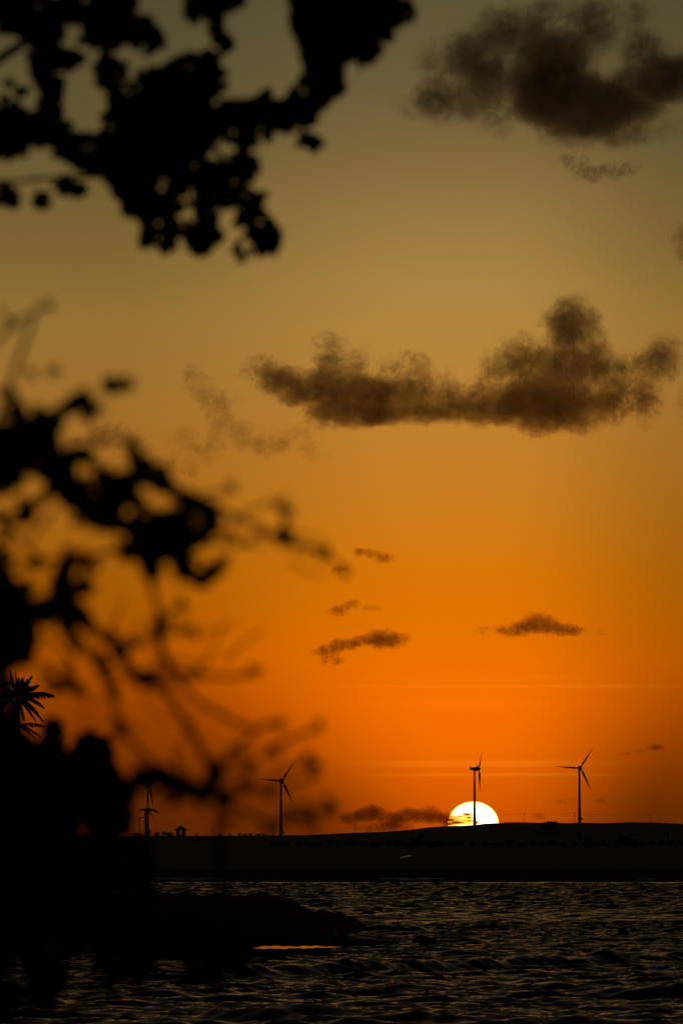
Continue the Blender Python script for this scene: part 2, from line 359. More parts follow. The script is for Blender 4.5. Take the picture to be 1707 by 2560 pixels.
def ridge(yc, h, wf, wb, x0, x1, sx, wob, s):
    yy = Yg - (yc(Xg) if callable(yc) else yc) - wob * np.sin(Xg / 7.3 + s) - wob * .8 * rn1(Xg * .13 + s * 31)
    pr = np.where(yy < 0, np.exp(-(yy / wf) ** 2), np.exp(-(yy / wb) ** 2))
    win = 1 / (1 + np.exp(-(Xg - x0) / sx)) / (1 + np.exp((Xg - x1) / sx))
    return h * pr * win * (1 + .10 * np.sin(Xg / 4.1 + s) + .10 * rn1(Xg * .3 + s * 17) + .03 * rn1(Xg * 2.3 + s * 9))
Z += ridge(lambda x: 243 + 1.8 * x, .44, 1.5, 4, -7, 60, 1.2, .35, 1.)
Z += ridge(lambda x: 174 - .7 * x, .40, .8, 3.0, -3.6, 9, .8, .25, 3.)
Z += ridge(158, .30, 1.0, 3.0, -9, -2, .6, .4, 7.)
Z += ridge(203, .62, 1.2, 4.5, 10.4, 30, .6, .3, 4.)
Z += ridge(335, .40, 1.5, 4.0, -2.5, 4, .5, .6, 5.)
Z += ridge(372, .45, 1.6, 4.5, 1.5, 5.5, .5, .6, 6.)
Z *= 1 + 1.0 * np.clip((Yg - 350) / 250, 0, 1)
Z *= np.clip((1012 - Yg) / 60, .0, 1)
nr, nc = Yg.shape
idx = np.arange(nr * nc).reshape(nr, nc)
Q = np.stack([idx[:-1, :-1], idx[:-1, 1:], idx[1:, 1:], idx[1:, :-1]], -1).reshape(-1, 4)
m = bpy.data.materials.new('sea_water'); m.use_nodes = True; t = NT(m.node_tree); b = t.n['Principled BSDF']
b.inputs['Base Color'].default_value = (.005, .006, .004, 1); b.inputs['Roughness'].default_value = .14; b.inputs['IOR'].default_value = 1.33; b.inputs['Specular IOR Level'].default_value = .12
tcw = t.new('ShaderNodeTexCoord').outputs['Object']
h1 = t.noise(t.vm('MULTIPLY', tcw, (1., 1.5, 1.)), 1.1, 5, .62); h2 = t.noise(tcw, 6., 3, .6)
bn = t.new('ShaderNodeBump'); bn.inputs['Distance'].default_value = .03; bn.inputs['Strength'].default_value = 1.
t.put(bn.inputs['Height'], t.m('ADD', h1, t.m('MULTIPLY', h2, .12))); t.put(b.inputs['Normal'], bn.outputs[0])
M_water = m
wo = obj_np('water', np.stack([Xg, Yg, Z], -1).reshape(-1, 3), Q, m)
tag(wo, 'dark choppy sea with low breakers', kind='structure')
# ---------------------------------------------------------------- land
crest_px = [(-4000, 2092), (300, 2091), (480, 2090), (587, 2089.5), (770, 2088), (882, 2082), (953, 2080), (1023, 2075), (1059, 2070), (1090, 2067), (1115, 2065.4), (1150, 2064.8),
            (1186, 2062.4), (1215, 2059), (1247, 2058), (1264, 2056.2), (1294, 2056), (1340, 2057.3), (1417, 2058.2), (1447, 2057), (1506, 2058.3), (1566, 2056), (1634, 2057), (1683, 2059.4), (1707, 2062), (1900, 2070), (2600, 2060), (6000, 2085)]
cpx = np.array([c[0] for c in crest_px]); crw = np.array([c[1] for c in crest_px])
YC = 4600.0
def sstep(x, a, b):
    t_ = np.clip((x - a) / (b - a), 0, 1); return t_ * t_ * (3 - 2 * t_)
def n2(x, y, s=0.):
    return (np.sin(x * 1.0 + s) * np.cos(y * 1.3 - s) + .6 * np.sin(x * 2.3 + y * 1.7 + s * 2) + .35 * np.sin(x * 4.1 - y * 3.7 + s) + .2 * np.sin(x * 9.1 + y * 7.7 + s)) / 2.15
def land_z(x, y):
    """height of the far shore"""
    px = CX + x / YC * F
    zc = EYE + (HZ - np.interp(px, cpx, crw)) / F * YC
    base = 2.2 * sstep(y, 1000, 1040) + 3.0 * sstep(y, 1050, 1700) + 4.0 * sstep(y, 1900, 3600)
    left = sstep(-x, .014 * y, .0185 * y) * 5.6 * sstep(y, 1500, 1990) * (1 - sstep(y, 2150, 3000))
    face = sstep(y, 3700, YC)
    z = base + left + (zc - 9.2) * face ** 1.15
    z = z - (zc - 12) * .75 * sstep(y, YC + 60, YC + 900)
    amp = .5 * sstep(y, 1040, 1500) * (1 - sstep(y, YC - 330, YC - 30) * .985) * (1 + .6 * sstep(y, 3700, 4100))
    return z + amp * n2(x / 38., y / 90.) - 1.2 * (1 - sstep(y, 990, 1003))
ly = np.concatenate([np.arange(985, 1060, 4), np.arange(1060, 2000, 24), np.arange(2000, 3700, 45), np.arange(3700, 4700, 10), np.array([4720, 4760, 4820, 4900, 5050, 5300, 6000, 8000, 15000])])
lu = np.concatenate([np.linspace(-.9, -.09, 24), np.linspace(-.075, .075, 420), np.linspace(.09, .9, 24)])
LY, LU = np.meshgrid(ly, lu, indexing='ij'); LX = LU * LY
LZ = land_z(LX, LY)
nr, nc = LY.shape; idx = np.arange(nr * nc).reshape(nr, nc)
Q = np.stack([idx[:-1, :-1], idx[:-1, 1:], idx[1:, 1:], idx[1:, :-1]], -1)
V = np.stack([LX, LY, LZ], -1).reshape(-1, 3)
kk = int(np.searchsorted(ly, 3800))
Qa, Qb = Q[:kk].reshape(-1, 4), Q[kk:].reshape(-1, 4)
def sub(V, Q):
    u, inv = np.unique(Q, return_inverse=True); return V[u], inv.reshape(Q.shape)
a, b_ = sub(V, Qa); tag(obj_np('ground', a, b_, M_soil), 'dark scrubby shore land below the dunes', kind='structure')
a, b_ = sub(V, Qb); tag(obj_np('dune', a, b_, M_sand), 'long smooth sand dune ridge along the skyline', kind='structure')
def gz(x, y): return float(land_z(np.array([x]), np.array([y]))[0])
# pale wet sand edge on the far shore
def strip(name, pts, half, z, mt):
    vs, fs = [], []
    for i, (x, y, w) in enumerate(pts):
        vs += [(x, y - w, z(x, y - w)), (x, y + w, z(x, y + w))]
        if i: fs.append((2 * i - 2, 2 * i, 2 * i + 1, 2 * i - 1))
    return obj(name, vs, fs, mt)
M_wet = mat('pale_wet_sand', (.22, .19, .14), .5, (.16, .14, .1), .2, spec=.5)
for (x0, x1, wmax) in ((948, 1112, 2.2), (380, 560, 1.), (1590, 1640, 1.)):
    P_ = []
    for k in range(25):
        u = k / 24; x = ((x0 + (x1 - x0) * u) - CX) / F * 1008
        P_.append((x, 1006.5 + .5 * math.sin(u * 9), .3 + wmax * math.sin(math.pi * u) ** .6 * (.7 + .3 * math.sin(u * 21))))
    o = strip('beach', P_, 0, lambda x, y: max(gz(x, y), 0) + .03 + .055 * (y - 1000), M_wet)
    tag(o, 'pale strip of beach at the far waterline', kind='structure')
# near bank below the frame, carrying the foreground trees
vs, fs = [], []
bx = np.linspace(-60, 60, 41); by = [-60, -20, 0, 10, 20, 26, 32, 40, 50, 70, 110]; bz = [3.4, 3.4, 3.3, 3.3, 3.25, 3.0, 2.2, 1.0, .1, -1.0, -2.5]
for y, z in zip(by, bz):
    for x in bx: vs.append((x, y, z + .12 * math.sin(x * .7 + y * .3)))
for i in range(len(by) - 1):
    for j in range(40): fs.append((i * 41 + j, i * 41 + j + 1, (i + 1) * 41 + j + 1, (i + 1) * 41 + j))
tag(obj('bank', vs, fs, M_soil, smooth=True), 'near bank below the camera', kind='structure')
tag(obj('seabed', [(-9000, -60, -3), (9000, -60, -3), (9000, 1100, -3), (-9000, 1100, -3)], [(0, 1, 2, 3)], M_soil), 'sea floor', kind='structure')
# ---------------------------------------------------------------- rocky headland and rocks
def rock_ridge(name, prof, D, base_row_z, depth, seed, nx=140, ny=22, jag=.12, shear=0.):
    """prof: (px,row) crest line seen at distance D; a rounded, craggy ridge"""
    ppx = np.array([p[0] for p in prof]); prw = np.array([p[1] for p in prof])
    vs, fs = [], []
    for i in range(nx):
        px = ppx[0] + (ppx[-1] - ppx[0]) * i / (nx - 1)
        zc = EYE + (HZ - np.interp(px, ppx, prw)) / F * D
        for j in range(ny):
            v = -1 + 2 * j / (ny - 1); y = D + depth * v + shear * i / nx
            x = (px - CX) / F * D
            prof_v = (1 - abs(v) ** 2.6)
            n_ = mnoise.fractal(Vector((x * .55, y * .25, seed)), 1., 2., 5) * jag * (zc + .8)
            z = (zc + .8) * prof_v - .8 + n_ * (1.2 if abs(v) > .1 else .7)
            vs.append((x + .4 * mnoise.noise(Vector((x * .8, y * .4, seed + 5))), y, z))
    for i in range(nx - 1):
        for j in range(ny - 1): fs.append((i * ny + j, (i + 1) * ny + j, (i + 1) * ny + j + 1, i * ny + j + 1))
    return obj(name, vs, fs, M_rock)
o = rock_ridge('rocky_headland', [(-900, 2215), (100, 2228), (380, 2236), (524, 2238), (600, 2242), (690, 2243), (731, 2250), (744, 2266), (784, 2281), (800, 2275), (812, 2275), (830, 2283), (856, 2286), (892, 2300), (905, 2310), (921, 2328), (928, 2345)], 385, 0, 34, 2., nx=220)
tag(o, 'low black rocky headland jutting from the left into the sea', 'rock')
o = rock_ridge('rock_ledge', [(330, 2300), (600, 2312), (700, 2318), (760, 2322), (790, 2328), (830, 2338), (842, 2352), (850, 2333), (862, 2331), (874, 2340), (900, 2347), (935, 2349), (960, 2355), (1010, 2375)], 318, 0, 8, 9., nx=220, jag=.1)
tag(o, 'lower rock ledge of broken black stones in front of the headland', 'rock')
def rock(px, row, wpx, hpx, label, seed, D=None):
    D = D or EYE * F / (row - HZ); s = D / F
    bm = bmesh.new(); bmesh.ops.create_icosphere(bm, subdivisions=4, radius=1.)
    for v in bm.verts:
        c = v.co.copy(); n_ = 1 + .42 * mnoise.fractal(c * 1.3 + Vector((seed, 0, 0)), 1., 2., 4)
        v.co = Vector((c.x * wpx / 2 * s * n_, c.y * wpx / 2 * s * n_, c.z * hpx * s * n_))
    me = bpy.data.meshes.new('rock'); bm.to_mesh(me); bm.free(); me.materials.append(M_rock)
    o = bpy.data.objects.new('rock', me); link(o); p = at(px, row, D); o.location = (p.x, p.y, 0)
    return tag(o, label, 'rock', 'rocks in the water')
rock(940, 2276, 30, 9, 'small flat rock farther out than its neighbour beyond the headland tip', 1.)
rock(917, 2283, 28, 7, 'small rock lying nearest beyond the top of the headland slope', 2.)
rock(955, 2323, 36, 9, 'low rock just off the pointed tip of the headland', 3.)
rock(1555, 2333, 24, 13, 'lone dark rock in open water at the right', 4.)
rock(820, 2266, 22, 7, 'tiny rock right behind the shoulder of the headland', 5.)
rock(1060, 2352, 60, 12, 'low rounded rock awash right of the rock ledge', 6.)
# calm tide pool that mirrors the orange sky
m = bpy.data.materials.new('calm_water'); m.use_nodes = True; t = NT(m.node_tree); b = t.n['Principled BSDF']
b.inputs['Base Color'].default_value = (.02, .018, .012, 1); b.inputs['Roughness'].default_value = .12; b.inputs['IOR'].default_value = 1.33
bn = t.new('ShaderNodeBump'); bn.inputs['Distance'].default_value = .0006; bn.inputs['Strength'].default_value = 1.
t.put(bn.inputs['Height'], t.noise(t.new('ShaderNodeTexCoord').outputs['Object'], 2.4, 3, .6)); t.put(b.inputs['Normal'], bn.outputs[0])
vs, fs = [], []
for k in range(60):
    u = k / 59; px = 632 + (852 - 632) * u
    rf = 2371.5 - 4 * u + .8 * math.sin(u * 23) + .7 * math.sin(u * 57)
    rn = 2364.5 + .8 * math.sin(u * 15 + 1) + .8 * math.sin(u * 41)
    tp = min(1, u * 9, (1 - u) * 5); c_ = (rf + rn) / 2; hw = max(.3, (rf - rn) / 2 * tp)
    for r in (c_ + hw, c_ - hw):
        D = (EYE - .42) * F / (r - HZ); vs.append(((px - CX) / F * D, D, .42))
    if k: fs.append((2 * k - 2, 2 * k, 2 * k + 1, 2 * k - 1))
tag(obj('tide_pool', vs, fs, m), 'still shallow pool below the rock ledge mirroring the orange sky', kind='structure')
M_shelf = mat('wet_rock_shelf', (.022, .02, .016), 1., (.035, .03, .025), 1., bump=.05, spec=.0)
vs, fs = [], []
for k in range(50):
    u = k / 49; x = -11.5 + 11.0 * u; e_ = min(1, u * 6, ((1 - u) * 2.2) ** 1.2); j_ = mnoise.noise(Vector((x * .9, 3.1, 0))) * 2.2 + mnoise.noise(Vector((x * 3.1, 1.1, 0))) * .8
    vs += [(x, 277.5 + j_ - 2.0 * e_ + 8 * (1 - e_), -.3), (x, 279 + j_ - 1.6 * e_ + 8 * (1 - e_), .405 * min(1, e_ * 1.5)), (x, 316, .405 * min(1, e_ * 1.5)), (x, 334, .1)]
    if k: fs += [(4 * k - 4 + j, 4 * k + j, 4 * k + j + 1, 4 * k - 4 + j + 1) for j in range(3)]
tag(obj('rock_shelf', vs, fs, M_shelf), 'flat wet rock shelf holding the orange tide pool', 'rock')
# left peninsula behind the blurred trees
vs, fs = [], []
py_ = np.linspace(345, 1040, 70); pu = np.linspace(0, 1, 26)
for y in py_:
    xe = -31 + 4 * math.sin(y / 60.) - 3 * sstep(y, 700, 1000) + 12 * (1 - sstep(y, 430, 600))
    for u in pu:
        x = xe - 400 * u ** 2.2; z = 3.2 * (1 - math.exp(-(xe - x) / 5.)) - .5 + .25 * math.sin(x * .3 + y * .11)
        z *= sstep(y, 345, 380)
        vs.append((x, y, float(z)))
for i in range(len(py_) - 1):
    for j in range(25): fs.append((i * 26 + j, (i + 1) * 26 + j, (i + 1) * 26 + j + 1, i * 26 + j + 1))
tag(obj('shore', vs, fs, M_soil, smooth=True), 'dark shore land at the left carrying palms', kind='structure')
# ---------------------------------------------------------------- wind turbines
def blade_mesh():
    vs, fs = [], []; n = 14; L = 19.6
    for i in range(25):
        u = i / 24; z = 1.0 + u * L
        if u < .08: ch = .75
        else: ch = .75 + (2.35 - .75) * sstep(u, .06, .2) if u < .2 else 2.35 * (1 - (u - .2) / .8) ** .9 * .93 + .14
        ch = float(ch); th = max(.06, ch * (.9 if u < .06 else .9 - .7 * float(sstep(u, .05, .25)))) * (1 - .3 * u)
        tw = math.radians(44 - 10 * u)
        bend = -.35 * u * u
        for k in range(n):
            a = 2 * math.pi * k / n; cx = math.cos(a) * ch / 2 - ch * .12; cy = math.sin(a) * th / 2 * (1 + .3 * math.cos(a))
            vs.append((cx * math.cos(tw) - cy * math.sin(tw), bend + cx * math.sin(tw) + cy * math.cos(tw), z))
        if i:
            for k in range(n): fs.append(((i - 1) * n + k, (i - 1) * n + (k + 1) % n, i * n + (k + 1) % n, i * n + k))
    fs.append(tuple(range(24 * n, 25 * n))); return vs, fs
HUB = 46.0; OV = -3.2
def make_turbine(thetas):
    root = empty('wind_turbine', (0, 0, 0), '', 'wind turbine')
    tb = MB(); tb.lathe([(-6, 1.42), (0, 1.40), (8, 1.22), (16, 1.06), (26, .92), (36, .80), (HUB - 1.9, .68)], 20); tb.build('tower', M_white, root, True)
    fl = MB(); fl.lathe([(HUB - 4.3, .72), (HUB - 4.3, 1.15), (HUB - 4.1, 1.15), (HUB - 4.1, .72)], 16); fl.build('platform', M_steel, root)
    fl = MB(); fl.lathe([(HUB - 6.0, .74), (HUB - 6.0, .98), (HUB - 5.85, .98), (HUB - 5.85, .74)], 16); fl.build('tower_ring', M_steel, root)
    bxm = MB(); bxm.box((2.0, 0, 4.3), (1.3, 1.6, 1.5)); bxm.box((1.5, 0, 3.4), (.3, .3, 1.0)); bxm.build('service_box', M_steel, root)
    nc = MB(); nc.lathe([(OV + .2, 1.2), (OV + .45, 1.75), (OV + 1.0, 1.95), (OV + 1.6, 1.9), (OV + 2.4, 1.5), (OV + 4.0, 1.25), (OV + 5.6, 1.15), (OV + 6.4, 1.0), (OV + 6.6, .6)], 24, 'Y', (0, 0, HUB))
    nc.box((0, 2.9, HUB + .35), (1.5, 1.9, 2.0)); nc.box((0, .2, HUB - 1.5), (1.6, 1.6, .9))
    nac = nc.build('nacelle', M_white, root, False)
    vane = MB(); vane.tube([(0, 3.2, HUB + 1.3), (0, 3.2, HUB + 2.3)], .06, 6); vane.box((0, 3.3, HUB + 2.3), (.08, .5, .14)); vane.build('wind_vane', M_steel, nac)
    hb = MB(); hb.lathe([(OV - 1.9, .15), (OV - 1.7, .6), (OV - 1.2, 1.0), (OV - .4, 1.3), (OV + .2, 1.38)], 22, 'Y', (0, 0, HUB)); hub = hb.build('hub', M_white, root, True)
    bv, bf = blade_mesh()
    first = None
    for th in thetas:
        if first is None: first = obj('blade', bv, bf, M_white, root, True); b = first
        else: b = first.copy(); C.objects.link(b); b.parent = root
        b.location = (0, OV - .5, HUB); b.rotation_euler = (0, math.radians(th), 0)
    return root
def place_turbine(o, px, hubrow, D, yaw, label, s=1.):
    p = at(px, hubrow, D); o.location = (p.x, p.y, p.z - HUB * s); o.rotation_euler = (0, 0, math.radians(yaw)); o.scale = (s,) * 3
    tag(o, label, 'wind turbine', 'wind turbines on the dune')
t1 = make_turbine((33.5, 153.5, 273.5))
t2 = copy_tree(t1); t3 = copy_tree(t1); t4 = copy_tree(t1)
def spin(root, ths):
    bl = [c for c in bpy.data.objects if c.parent == root and c.name.startswith('blade')]
    for b, th in zip(bl, ths): b.rotation_euler = (0, math.radians(th), 0)
spin(t2, (46, 166, 286)); spin(t4, (50, 170, 290)); spin(t3, (33, 153, 276))
place_turbine(t1, 1447.3, 1920.2, 4690, 8, 'wind turbine at the far right on the dune crest, rotor seen face on')
place_turbine(t2, 1185.5, 1922, 4690, 80, 'wind turbine in front of the setting sun, rotor seen edge on')
place_turbine(t3, 702.4, 1952.7, 4560, 14, 'wind turbine left of the sun seen through blurred twigs, rotor face on', .985)
place_turbine(t4, 370, 1963, 5200, 25, 'wind turbine farthest left, half hidden behind dark foliage and a palm')
# ---------------------------------------------------------------- utility poles and wires
poles = {}
def make_pole():
    r = empty('utility_pole', (0, 0, 0), '', 'utility pole')
    p = MB(); p.tube([(0, 0, -1.5), (0, 0, 8.0)], [.21, .14], 10); p.build('post', M_conc, r)
    c = MB(); c.box((0, -.18, 7.4), (1.7, .14, .16)); c.build('crossarm', M_wood, r)
    for x in (-.75, -.3, .3, .75):
        i = MB(); i.lathe([(7.48, .05), (7.55, .09), (7.68, .07), (7.78, .03)], 8, off=(x, -.18, 0)); i.build('insulator', M_conc, r)
    return r
P0 = make_pole(); first = True
for (px, top, lean, yaw, D, lb) in ((530.6, 2068.4, 0, 70, 4650, 'utility pole right of the small hut on the left skyline'),
                           (682.3, 2063.6, 0, 80, 4650, 'utility pole just left of the turbine behind the blurred twigs'),
                           (887.3, 2061, 0, 85, 4650, 'utility pole below the low cloud bank on the dune slope'),
                           (1108.5, 2039, -5, 60, 4650, 'leaning utility pole at the left rim of the sun'),
                           (1309.8, 2032, 0, 40, 4680, 'utility pole on the crest between sun and right turbine'),
                           (1435.7, 2031, 0, 8, 4660, 'utility pole with wide crossarm beside the right turbine tower'),
                           (1625.5, 2035.4, 0, 50, 4680, 'utility pole farthest right on the dune crest')):
    o = P0 if first else copy_tree(P0); first = False
    p = at(px, top, D); o.location = (p.x, p.y, p.z - 8.0); o.rotation_euler = (0, math.radians(lean), math.radians(yaw))
    tag(o, lb, 'utility pole', 'utility poles along the dune'); poles[px] = (p, math.radians(yaw))
M_wire = mat('wire_metal', (.1, .1, .1), .5, metal=.5)
pk = sorted(poles)
names = {0: 'left of the leftmost turbines', 1: '', 2: '', 3: ''}
for a_, b_, lb in ((pk[3], pk[4], 'sagging wires from the leaning pole past the sun to the next pole'), (pk[4], pk[5], 'wires between sun and right turbine'), (pk[5], pk[6], 'wires right of the right turbine')):
    (pa, ya), (pb, yb) = poles[a_], poles[b_]; w = MB()
    for off in (-.75, .75):
        A = pa + Vector((off * math.cos(ya), off * math.sin(ya), -.3)); B = pb + Vector((off * math.cos(yb), off * math.sin(yb), -.3))
        w.tube([A.lerp(B, k / 12) - Vector((0, 0, 1.1 * 4 * (k / 12) * (1 - k / 12))) for k in range(13)], .045, 4)
    tag(w.build('power_line', M_wire), lb, 'power line', 'wires between the utility poles')
(pb, yb) = poles[pk[6]]; w = MB(); w.tube([pb + Vector((0, 0, -.3)), pb + Vector((28, 5, -1.2)), pb + Vector((56, 10, -.6))], .045, 4)
tag(w.build('power_line', M_wire), 'wire running off the right edge from the farthest right pole', 'power line', 'wires between the utility poles')
# ---------------------------------------------------------------- plants far away
def leaf_cloud(mb, c, r, n, size, rnd, flat=1.):
    for _ in range(n):
        while True:
            p = Vector((rnd.uniform(-1, 1), rnd.uniform(-1, 1), rnd.uniform(-1, 1)))
            if p.length <= 1: break
        p = Vector((p.x * r[0], p.y * r[1], p.z * r[2])) + Vector(c)
        a = Vector((rnd.gauss(0, 1), rnd.gauss(0, 1), rnd.gauss(0, 1) * flat)).normalized(); b = a.orthogonal().normalized(); b = (b * math.cos(2.4 * _) + a.cross(b) * math.sin(2.4 * _))
        s = size * rnd.uniform(.6, 1.4)
        mb.add([p - a * s, p + b * s * .45, p + a * s, p - b * s * .45], [(0, 1, 2, 3)])
def far_tree(x, y, z, w, h, label, seed, group='trees on the shore below the dune', kind='bush', name='tree', leaves=420):
    rnd = random.Random(seed); root = empty(name, (x, y, z), label, 'tree' if kind != 'bush' else 'bush', group)
    tr = MB(); tr.tube([(0, 0, -.6), (w * .02, 0, h * .3), (-w * .03, 0, h * .7)], [w * .035, w * .028, w * .012], 7)
    for k in range(5):
        a = k * 1.3 + rnd.random(); tr.tube([(0, 0, h * (.25 + .07 * k)), (math.cos(a) * w * .3, math.sin(a) * w * .3, h * (.5 + .08 * k))], [w * .018, w * .006], 5)
    tr.build('trunk', M_bark_far, root)
    cr = MB()
    for k in range(9):
        u = rnd.random(); a = rnd.random() * 6.28; rr = w * .33 * rnd.random() ** .5
        zz = h * (.38 + .5 * u); rad = w * rnd.uniform(.13, .24) * (1.2 - .6 * u)
        leaf_cloud(cr, (math.cos(a) * rr * (1.15 - .6 * u), math.sin(a) * rr * (1.15 - .6 * u), zz), (rad, rad, rad * .75), leaves // 9, w * .035, rnd)
    for k in range(6):
        leaf_cloud(cr, (rnd.uniform(-.1, .1) * w, 0, h * rnd.uniform(.8, .98)), (w * .06, w * .06, h * .05), leaves // 40 + 3, w * .03, rnd)
    cr.build('crown', M_leaf_far, root)
    return root
def frond(mb, base, az_, el_, L, droop, rnd, width=.22, nl=26):
    d = Vector((math.cos(az_), math.sin(az_), 0)); pts = []
    for i in range(13):
        u = i / 12; pts.append(Vector(base) + d * (L * u * math.cos(el_) * (1 - .12 * droop * u)) + Vector((0, 0, L * (u * math.sin(el_) - droop * .55 * u ** 2.2))))
    mb.tube(pts, [L * .011 * (1 - .8 * k / 12) for k in range(13)], 4, False)
    sd = d.cross(Vector((0, 0, 1)))
    for k in range(nl):
        u = .1 + .9 * k / nl; i = min(11, int(u * 12)); p = pts[i].lerp(pts[i + 1], u * 12 - i); tg = (pts[i + 1] - pts[i]).normalized()
        ll = L * width * (math.sin(math.pi * min(1, u * .92 + .08)) ** .6 * .9 + .12) * rnd.uniform(.85, 1.1)
        for s_ in (-1, 1):
            e = (sd * s_ * .6 + tg * .45 + Vector((0, 0, -.62 - .5 * rnd.random()))).normalized() * ll
            wv = tg * (L * .016)
            mb.add([p - wv, p + wv, p + e * .6 + wv * .7, p + e, p + e * .6 - wv * .7], [(0, 1, 2, 3, 4)])
def palm(px, row, D, gzv, L, fronds, label, seed, lean=0., trunk_r=.17, nl=26, name='palm_tree', group=None):
    c = at(px, row, D); rnd = random.Random(seed); root = empty(name, (c.x, c.y, gzv), label, 'palm tree', group)
    H = c.z - gzv; tr = MB()
    pts = [(lean * (1 - (k / 10)) ** 2 - lean + lean, 0, -.5 + (H + .5) * k / 10) for k in range(11)]
    pts = [(lean * (1 - k / 10) ** 2 * 1.0, 0, -.5 + (H + .5) * k / 10) for k in range(11)]
    tr.tube(pts, [trunk_r * (1.5 - .6 * min(1, k / 4)) for k in range(11)], 9); tr.build('trunk', M_bark_far, root)
    for (a_, e_, l_, dr) in fronds:
        f_ = MB(); frond(f_, (0, 0, H), math.radians(a_), math.radians(e_), L * l_, dr, rnd, nl=nl); f_.build('frond', M_palm, root)
    return root
palm(46, 1742, 450, 2.6, 3.2, [(0, 22, 1.05, .62), (15, 62, .78, .35), (170, 100 - 25, .8, .2), (200, 85, .72, .15), (-80, 80, .55, .2), (60, 72, .62, .3), (-20, 5, .8, .8), (180, 25, 1., .6), (160, 45, .9, .5), (-50, 40, .8, .6),
      (110, 30, .9, .7), (-120, 20, .9, .7), (0, -28, .8, .6), (30, -38, .7, .5), (190, -10, .9, .8), (-10, 42, .75, .5), (-40, -15, .75, .5), (-70, -35, .7, .5), (40, -20, .75, .5), (80, 0, .7, .5), (70, 50, .6, .4), (-60, 55, .6, .3), (10, 75, .6, .2), (-20, 65, .62, .3), (140, 70, .7, .3), (-100, -20, .7, .5), (120, -20, .7, .5)], 'tall coconut palm at the left edge with one frond reaching right', 3, .6, nl=44)
palm(44, 1812, 455, 2.6, 2.4, [(0, 14, 1., .5), (8, -8, .9, .6), (180, 20, 1., .5), (90, 40, .8, .5), (-90, 40, .8, .5), (-20, -20, .8, .5), (150, 60, .8, .4)], 'lower palm right beneath the tall coconut palm at the left edge', 5, -.3, nl=26)
palm(364, 2024, 1200, 4.9 if False else 6.0, 3.4, [(0, 16, 1.12, 1.0), (-12, -8, .72, 1.3), (25, -30, .7, .9), (180, 20, .6, .9), (165, 0, .5, 1.0), (90, 30, .8, .8), (-90, 30, .8, .8), (170, 35, .4, 1.0), (-30, -50, .5, .8)], 'drooping palm in front of the leftmost turbine tower', 6, .3, .22)
palm(492, 2086, 2000, gz(-50.8, 2000), 1.25, [(a * 45, 30 + 25 * (a % 3), .9, .6) for a in range(8)], 'tiny bushy palm directly right of the hut', 7, 0, .2, 12, group='little palms on the skyline')
palm(576, 2087, 2000, gz(-39, 2000), 1.25, [(a * 51, 25 + 25 * (a % 3), .9, .5) for a in range(8)], 'tiny spiky palm midway between hut and second turbine', 8, 0, .2, 12, group='little palms on the skyline')
palm(1667, 2085, 3350, 8.4, 3.4, [(a * 40, 10 + 20 * (a % 4), .9, .8) for a in range(9)], 'palm standing dark before the dune at the far right', 9, .4, .25, 16)
# bumpy shrubs in front of the dune
rnd = random.Random(11)
def tree_px(px, toprow, wpx, D, label, seed, kind='bush', grp='trees on the shore below the dune', leaves=420, sink=.3):
    x = (px - CX) / F * D; z = gz(x, D) - sink; top = EYE + (HZ - toprow) / F * D
    return far_tree(x, D, z, wpx * D / F, max(1.2, top - z), label, seed, grp, kind, 'tree' if kind != 'bush' else 'bush', leaves)
tree_px(1374, 2055, 62, 4250, 'tallest dark tree before the dune, its spiky top just breaking the skyline', 21, 'tree', leaves=1500)
tree_px(1343, 2078, 34, 4200, 'dark tree at the left foot of the tallest tree', 22, 'tree', leaves=700)
tree_px(1446, 2077, 26, 4000, 'slim dark tree beneath the right turbine', 23, 'tree', leaves=500)
tree_px(1052, 2083, 34, 3900, 'dark tree on the dune slope left below the sun', 24, 'tree', leaves=900)
tree_px(1031, 2094, 24, 3850, 'smaller dark tree left of the one on the slope below the sun', 25, 'tree', leaves=500)
tree_px(1508, 2095, 22, 3700, 'small round dark tree right of the right turbine', 26, 'tree', leaves=400)
tree_px(1560, 2091, 66, 3650, 'broad dark tree between right turbine and far right palm', 27, 'tree', leaves=1100)
tree_px(1692, 2097, 36, 3600, 'dark tree at the right edge beside the palm', 28, 'tree', leaves=500)
tree_px(882, 2096, 40, 3800, 'dark tree on the slope below the low cloud bank', 29, 'tree', leaves=600)
tree_px(552, 2086, 20, 1990, 'low bush between the two tiny palms', 30, leaves=300)
for k, px in enumerate((598, 612, 628, 644, 657)):
    tree_px(px, 2083.5 + (k % 2), 22, 4480, 'low bush in the clump left of the second turbine', 31 + k, grp='clump of low bushes left of the second turbine', leaves=260)
for k, px in enumerate((345, 372, 394, 412, 428)):
    tree_px(px, 2084 - 5 * (k % 2), 34, 1950, 'dark bush in the row left of the hut', 41 + k, grp='row of bushes left of the hut', leaves=320)
px = 690; k = 0
while px < 1760:
    D = rnd.uniform(3300, 3700)
    tree_px(px, 2103 + rnd.uniform(-4, 5), rnd.uniform(34, 60), D, 'dark shrubby tree in the unbroken belt below the dune', 60 + k, 'tree', 'belt of trees below the dune', 360); px += rnd.uniform(22, 36); k += 1
far_tree(-38.0, 650, 2.4, 9.5, 9.0, 'broad leafy tree in focus at the left, behind the blurred foliage', 90, None, 'tree', leaves=5200)
far_tree(-30.0, 560, 2.4, 8.0, 9.5, 'tall leafy tree nearer than its broad neighbour at the left', 91, None, 'tree', leaves=5200)
far_tree(-28.2, 452, 2.4, 6.6, 15.8, 'tall tree at the left edge crowding the trunk of the tall coconut palm', 93, None, 'tree', leaves=5200)
far_tree(-25.75, 448, 2.4, 3.0, 14.0, 'narrow leafy tree filling the space beneath the tall palm fronds at the left edge', 94, None, 'tree', leaves=5200)
